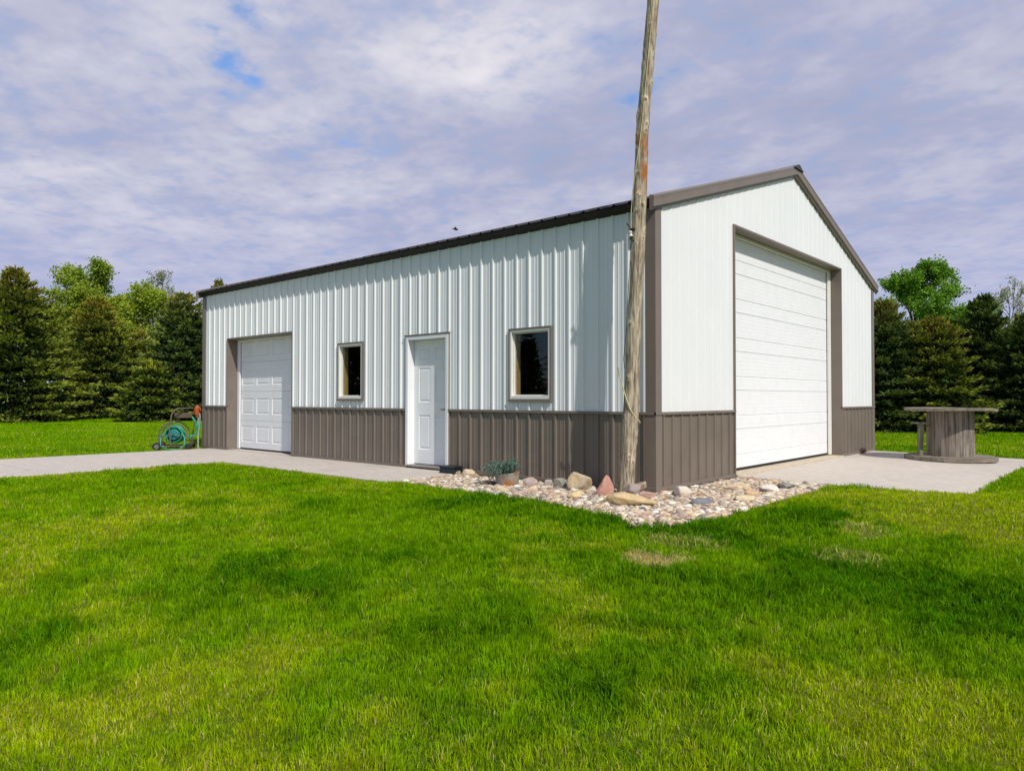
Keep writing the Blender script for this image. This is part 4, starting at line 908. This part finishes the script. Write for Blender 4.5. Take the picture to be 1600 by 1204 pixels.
conifer(at(1462, 24.3), 3.75, 1.75, 32, 'olive spruce with brownish new tips behind the wooden reel', GSP, 1.5, .60, (.35, (.40, .30, .05), 1.2), sz=.72)
conifer(at(1538, 27.0), 4.85, 1.55, 33, 'dark pointed pine with tufted branches right of the olive spruce', DRK, 1.3, .60, None, True, name='pine_tree', upturn=.12, sz=.85)
conifer(at(1618, 24.5), 3.9, 1.95, 34, 'dark evergreen cut by the right edge of the photo', DRK, 1.4, .55, None, sz=.75)
conifer(at(1420, 27.5), 3.9, 1.7, 35, 'shaded spruce behind the blue green and olive spruces', DRK, 1.3, .5, None, sz=.75)
leafy(at(1428, 36.0), 7.75, 3.0, 41, 'tall bright green maple rising behind the spruces right of the shed', ((.09, .24, .012), (.26, .44, .035)), .105, 52000, .16, 'maple_tree', upright=1.1)
leafy(at(1578, 46.0), 8.8, 2.7, 42, 'pale thinly leaved tree behind the dark pine at the right', ((.30, .33, .20), (.42, .44, .28)), .12, 3800, .15, upright=.9, bark=PALEBARK)
leafy(at(1606, 38.0), 5.6, 1.9, 43, 'small yellow green tree behind the dark evergreen at the right edge', ((.18, .23, .03), (.28, .32, .05)), .10, 14000, .1)

# the spruces across the yard that the window panes mirror
def mirror_dir(x, z): 
    d = np.array([x, 0, z])-CAM; return np.array([d[0], -d[1]])/np.hypot(d[0], d[1])
for (wx, dist, off, H, R, sd, lb) in ((-1.93, 60, .4, 8.2, 3.0, 51, 'dark pointed spruce mirrored in the window nearest the pole'), (-6.05, 46, .0, 6.6, 2.7, 52, 'dark spruce mirrored in the narrow window by the garage door')):
    d = mirror_dir(wx, 1.5); conifer((wx+d[0]*dist+off*d[1], d[1]*dist-off*d[0], -.2), H, R, sd, lb, DRK, .55, .95, None, jag=(.45, 1.3), group='evergreens mirrored in the windows')

# ------------------------------------------------------------------ wooden cable reel table
SP = (1.665, 7.66); sz0 = float(apron_z(SP[0]))-.002
reel = empty('cable_reel_table', (SP[0], SP[1], sz0), math.atan2(CR[1], CR[0])); tag(reel, 'big grey weathered wooden cable reel used as a table on the concrete apron', 'reel table')
rs = np.random.RandomState(5)
def disc(name, r, z0, z1, nb, mt, warp=0.0):
    m = MB(); w_ = 2*r/nb
    for i in range(nb):
        a = -r+i*w_+.004; b = a+w_-.008; dz = rs.uniform(-.004, .004)
        pts = []
        for y_ in (a, (a+b)/2, b):
            pts.append((math.sqrt(max(0, r*r-y_*y_))+rs.uniform(-.012, .012), y_))
        xs_ = pts; poly = [(-p[0]+rs.uniform(-.006, .006), p[1]) for p in xs_]+[(p[0], p[1]) for p in xs_[::-1]]
        n_ = len(poly); f_w = lambda x, y: warp*((x/r)**2)*(1 if x > 0 else .6)
        xsn = np.linspace(-1, 1, 9)
        top = []; 
        rows = []
        for j in range(9):
            t_ = xsn[j]; xa = t_*(pts[0][0]); xm = t_*pts[1][0]; xb = t_*pts[2][0]
            rows.append([(xa, a), (xm, (a+b)/2), (xb, b)])
        vs = [(p[0], p[1], z1+dz+f_w(*p)) for r_ in rows for p in r_]+[(p[0], p[1], z0+dz+f_w(*p)) for r_ in rows for p in r_]
        fs_ = []
        for j in range(8):
            for k_ in range(2):
                q = j*3+k_; fs_ += [(q, q+3, q+4, q+1), (27+q, 27+q+1, 27+q+4, 27+q+3)]
            fs_ += [(j*3, 27+j*3, 27+j*3+3, j*3+3), (j*3+2, j*3+5, 27+j*3+5, 27+j*3+2)]
        fs_ += [(0, 1, 28, 27), (1, 2, 29, 28), (24, 51, 52, 25), (25, 52, 53, 26)]
        m.add(vs, fs_)
    return m.build(name, mt, reel)
disc('base', .745, .008, .075, 9, DECKWOOD); disc('tabletop', .735, .905, .955, 10, DECKWOOD, -.02)
m = MB(); ns = 20
for i in range(ns):
    a0 = 2*math.pi*i/ns+.006; a1 = 2*math.pi*(i+1)/ns-.006; r0_ = .375+rs.uniform(-.008, .008); r1_ = r0_-.03; bot = .072; top = .908
    rt = r0_*1.0; rb = r0_+.005
    vs = [(r_*math.cos(a), r_*math.sin(a), z) for z, r_o, r_i in ((bot, rb, rb-.03), (top, rt, rt-.03)) for r_, a in ((r_o, a0), (r_o, a1), (r_i, a1), (r_i, a0))]
    m.add(vs, [(0, 3, 2, 1), (4, 5, 6, 7), (0, 1, 5, 4), (1, 2, 6, 5), (2, 3, 7, 6), (3, 0, 4, 7)])
m.lathe([(.325, .07), (.325, .91)], 24); m.build('drum', GREYWOOD, reel, .004)
m = MB(); m.box(-.66, -.40, -.16, .12, .655, .690); m.build('seat', SEATWOOD, reel, .004)
m = MB(); m.add([(-.595, -.05, .074), (-.525, -.05, .074), (-.525, .04, .074), (-.595, .04, .074), (-.572, -.05, .656), (-.502, -.05, .656), (-.502, .04, .656), (-.572, .04, .656)], [(0, 3, 2, 1), (4, 5, 6, 7), (0, 1, 5, 4), (1, 2, 6, 5), (2, 3, 7, 6), (3, 0, 4, 7)]); m.build('seat_post', SEATWOOD, reel, .004)

# ------------------------------------------------------------------ black bait box, planter
x, y, dep = pix(704, 739, 0.0)
bx = empty('bait_box', (-3.36, -.165, -.006), .05); tag(bx, 'low black plastic bait box on the walk right of the entry door', 'box')
m = MB(); m.add([(-.15, -.105, 0), (.15, -.105, 0), (.15, .105, 0), (-.15, .105, 0), (-.14, -.095, .085), (.14, -.095, .085), (.14, .095, .085), (-.14, .095, .085)], [(0, 3, 2, 1), (4, 5, 6, 7), (0, 1, 5, 4), (1, 2, 6, 5), (2, 3, 7, 6), (3, 0, 4, 7)]); m.build('body', BLACK, bx, .012)
m = MB(); m.add([(-.158, -.11, .082), (.158, -.11, .082), (.158, .11, .082), (-.158, .11, .082), (-.135, -.09, .108), (.135, -.09, .108), (.135, .09, .108), (-.135, .09, .108)], [(0, 3, 2, 1), (4, 5, 6, 7), (0, 1, 5, 4), (1, 2, 6, 5), (2, 3, 7, 6), (3, 0, 4, 7)]); m.build('lid', BLACK, bx, .008)

x, y, dep = pix(794, 762, GZ); tub = empty('planter', (x+CF[0]*.12, y+CF[1]*.12, GZ-.01), .3); tub.rotation_euler = (math.radians(3), math.radians(-5), .3)
tag(tub, 'rust stained galvanised tub planter of trailing blue green plants on the pebbles', 'planter')
m = MB(); m.lathe([(0, 0), (.135, 0), (.138, .012), (.150, .10), (.160, .165), (.166, .185), (.170, .190), (.166, .196), (.158, .192), (.150, .16), (0, .16)], 40); m.lathe([(.1475, .088), (.151, .094), (.1475, .1)], 40); m.build('tub', GALV, tub)
m = MB(); m.lathe([(0, .168), (.1, .172), (.156, .16)], 24); m.build('soil', soil_m, tub)
rs = np.random.RandomState(77); Ps, Ds, Ls, Ws, Cs = [], [], [], [], []
lv = np.array(CR[:2])
for i in range(58):
    a = rs.uniform(0, 6.28); d = np.array([math.cos(a), math.sin(a), 0]); d[0] -= .38; ln = rs.uniform(.13, .27)*(1.25 if d[0] < -.4 else 1)
    ns = 26; s = np.linspace(.08, 1, ns); P = np.stack([d[0]*ln*s*1.0+.02, d[1]*ln*s, .18+.17*np.sin(s*2.2)*rs.uniform(.4, 1.1)-.12*s**3*(1 if d[0] < -.4 else .35)], 1)+rs.normal(0, .006, (ns, 3))
    D = rs.normal(0, .8, (ns, 3))+d[None]*.6; D[:, 2] += .35; Ps.append(P); Ds.append(D); Ls.append(rs.uniform(.022, .040, ns)); Ws.append(rs.uniform(.006, .010, ns))
    Cs.append(np.repeat(np.array([[.21, .32, .25]]), ns, 0)*rs.uniform(.45, 1.25, (ns, 1)))
V, F, C = sprigs(np.concatenate(Ps), np.concatenate(Ds), np.concatenate(Ls), np.concatenate(Ws), np.concatenate(Cs), rs)
np_mesh('foliage', V, F, LEAF, tub, colors=np.clip(C, 0, 1))
m = MB()
for i in range(26):
    a = 2.6+rs.uniform(-.6, .9); r = .15; p0 = Vector((math.cos(a)*r, math.sin(a)*r, .19)); m.tube([p0, p0+Vector((math.cos(a)*.03, math.sin(a)*.03, .01)), p0+Vector((math.cos(a)*.05+rs.normal(0, .01), math.sin(a)*.05, -.07*rs.rand()-.04))], .0022, 4)
m.build('dry_stems', mat('dry_straw', (.46, .34, .18), .8, .1, vary=(20, (.34, .24, .12), .4, .7)), tub)

# ------------------------------------------------------------------ hose reel cart and yard hydrant
cx, cy, _ = at(275, 15.95); cart = empty('hose_reel_cart', (cx, cy, float(height(cx, cy))), math.atan2(CR[1], CR[0])+.28); tag(cart, 'wheeled garden hose reel cart with teal hose beside the driveway', 'hose cart')
def arc(cx_, cz_, r, a0, a1, n_, y_): return [(cx_+r*math.cos(a), y_, cz_+r*math.sin(a)) for a in np.linspace(a0, a1, n_)]
fr_ = MB(); T = .013
for y_ in (-.22, .22):
    fr_.tube([(-.30, y_, .06), (-.30, y_, .30)]+arc(-.02, .32, .28, math.pi*.98, .05, 12, y_)+[(.27, y_, .10)], T, 8)
    fr_.tube([(-.32, y_, .085), (.30, y_, .085)], T, 8)
fr_.tube([(-.30, -.22, .10), (-.30, .22, .10)], T, 8); fr_.tube([(.28, -.22, .10), (.28, .22, .10)], T, 8)
fr_.tube([(-.02, -.26, .33), (-.02, .26, .33)], .012, 8); fr_.tube([(-.30, -.22, .30), (-.02, -.22, .33), (.27, -.22, .30)], .009, 6); fr_.build('frame', TUBE, cart)
h_ = MB(); h_.tube([(-.06, -.24, .09), (-.09, -.24, .5), (-.04, -.24, .78), (.02, -.22, .875), (.10, -.20, .90), (.24, -.05, .905), (.34, .10, .90), (.40, .20, .86), (.39, .23, .78), (.33, .24, .45), (.30, .24, .09)], .015, 8); h_.build('handle', TUBE, cart)
t_ = MB(); t_.box(-.02, .34, -.05, .11, .69, .73); t_.box(-.02, .34, -.052, -.045, .70, .80); t_.build('tray', mat('brown_plastic', (.10, .07, .045), .5, .4, vary=(10, (.07, .05, .035), .4, .7)), cart, .006)
for x_, y_ in ((-.33, -.28), (-.33, .28), (.30, -.28), (.30, .28)):
    w_ = MB(); R_ = .085 if x_ < 0 else .07
    prof = [(R_*.62, -.026), (R_*.92, -.026), (R_, -.016), (R_, .016), (R_*.92, .026), (R_*.62, .026), (R_*.62, -.026)]; n_ = 24
    vs = [(x_+r*math.cos(2*math.pi*k_/n_), y_+z_w, R_+r*math.sin(2*math.pi*k_/n_)) for r, z_w in prof for k_ in range(n_)]
    w_.add(vs, [(i_*n_+k_, (i_+1)*n_+k_, (i_+1)*n_+(k_+1) % n_, i_*n_+(k_+1) % n_) for i_ in range(len(prof)-1) for k_ in range(n_)], True)
    wo = w_.build('wheel', RUBBER, cart); hb = MB(); hb.tube([(x_, y_-.02, R_), (x_, y_+.02, R_)], R_*.6, 16); hb.build('rim', mat('grey_hub', (.16, .16, .17), .5, .4, vary=(20, (.1, .1, .1), .4, .7)) if x_ < 0 else BLACK, wo)
d_m = MB()
for y_ in (-.17, .17):
    d_m.tube([(-.02, y_-.008, .33), (-.02, y_+.008, .33)], .105, 24)
d_m.tube([(-.02, -.17, .33), (-.02, .17, .33)], .06, 16); d_m.build('drum', TEAL, cart)
hs_ = MB(); pts = []; turns = 26
rs = np.random.RandomState(8)
for k_ in range(turns*18):
    a = k_/18*2*math.pi; lay = k_/18/turns; yy_ = -.14+.28*abs(((lay*4) % 2)-1); r = .08+.115*lay+rs.normal(0, .003)
    pts.append((-.02+r*math.cos(a), yy_, .33+r*math.sin(a)))
hs_.tube(pts, .013, 6); hs_.tube([(-.20, -.10, .38), (-.26, -.20, .28), (-.26, -.29, .10), (-.1, -.33, .02), (.12, -.34, .02), (.22, -.30, .10), (.22, -.27, .26), (.16, -.2, .38)], .014, 8)
hs_.build('hose', HOSE, cart)
c_ = MB(); c_.tube([(-.02, -.26, .33), (-.02, -.29, .33), (.06, -.30, .27), (.06, -.36, .27)], [.012, .012, .012, .016], 8); c_.build('crank', BLACK, cart)
hx, hy, _ = at(310.2, 16.15); hyd = empty('yard_hydrant', (hx, hy, float(height(hx, hy))-.01), math.atan2(CR[1], CR[0])); tag(hyd, 'yard hydrant with orange red head on a thin pale pipe at the shed end', 'hydrant')
m = MB(); m.tube([(0, 0, 0), (0, 0, .74)], .016, 10); m.tube([(.0, 0, .35), (.03, 0, .55), (.045, 0, .74), (.04, 0, .80)], .011, 8); m.build('pipe', PIPE, hyd)
m = MB(); m.tube([(-.015, 0, .70), (-.02, 0, .75), (-.035, 0, .79), (-.035, 0, .90), (-.02, 0, .95), (0, 0, .975)], [.026, .040, .052, .056, .045, .020], 12); m.tube([(-.03, 0, .82), (.03, -.03, .80), (.045, -.04, .76)], [.028, .024, .020], 8)
m.tube([(0, 0, .95), (.035, 0, .93), (.048, 0, .86)], .014, 8); m.build('head', ORANGE, hyd)
m = MB(); ccx, ccy, ccz = cart.location
wp = lambda u, v, dep: tuple(CAM+CF*dep+CR*((u-800)/FPX*dep)+CU*((602-v)/FPX*dep))
m.tube([wp(298, 650, 16.0), wp(301, 652, 16.0), wp(306, 660, 16.02), wp(308.5, 669, 16.02), wp(307, 676, 16.02), wp(302, 681, 16.0), wp(296, 682.5, 15.95), wp(290, 679, 15.9), wp(286, 676, 15.9)], .020, 8)
m.tube([wp(311.5, 646, 16.1), wp(311.8, 655, 16.05), wp(309.5, 668, 16.05), wp(306.5, 678, 16.0), wp(301, 683, 16.0), wp(296, 684, 15.95)], .012, 8)
tag(m.build('garden_hose', HOSE, None), 'pale teal hose looping from the cart to the yard hydrant', 'hose')

# ------------------------------------------------------------------ bird
bp_ = wp(711.7, 358.5, 21.0); bird = empty('bird', bp_, .6); tag(bird, 'tiny dark bird flying just above the shed roof line', 'bird')
bird.rotation_euler = (.5, .2, 1.0)
m = MB(); m.tube([(-.075, 0, 0), (-.05, 0, .004), (-.01, 0, .008), (.03, 0, .006), (.055, 0, .010), (.07, 0, .008), (.082, 0, .004)], [.010, .020, .030, .027, .020, .013, .003], 10); m.add([(-.12, -.02, 0), (-.12, .02, 0), (-.05, .012, .004), (-.05, -.012, .004), (-.12, -.02, -.005), (-.12, .02, -.005), (-.05, .012, -.004), (-.05, -.012, -.004)], [(0, 1, 2, 3), (7, 6, 5, 4), (0, 3, 7, 4), (1, 5, 6, 2), (0, 4, 5, 1)])
FEA = mat('dark_feathers', (.012, .012, .02), .7, .2, vary=(30, (.03, .03, .04), .4, .7)); m.build('body', FEA, bird)
for s_g in (-1, 1):
    m = MB(); pr = [(.03, .0), (.035, .05), (.01, .11), (-.03, .10), (-.035, .04), (-.03, .0)]
    vs = [(a, s_g*b, .012+.35*b) for a, b in pr]+[(a, s_g*b, .006+.35*b) for a, b in pr]; n_ = 6
    m.add(vs, [tuple(range(6)), tuple(range(6, 12))[::-1]]+[(i_, 6+i_, 6+(i_+1) % 6, (i_+1) % 6) for i_ in range(6)]); m.build('wing', FEA, bird)
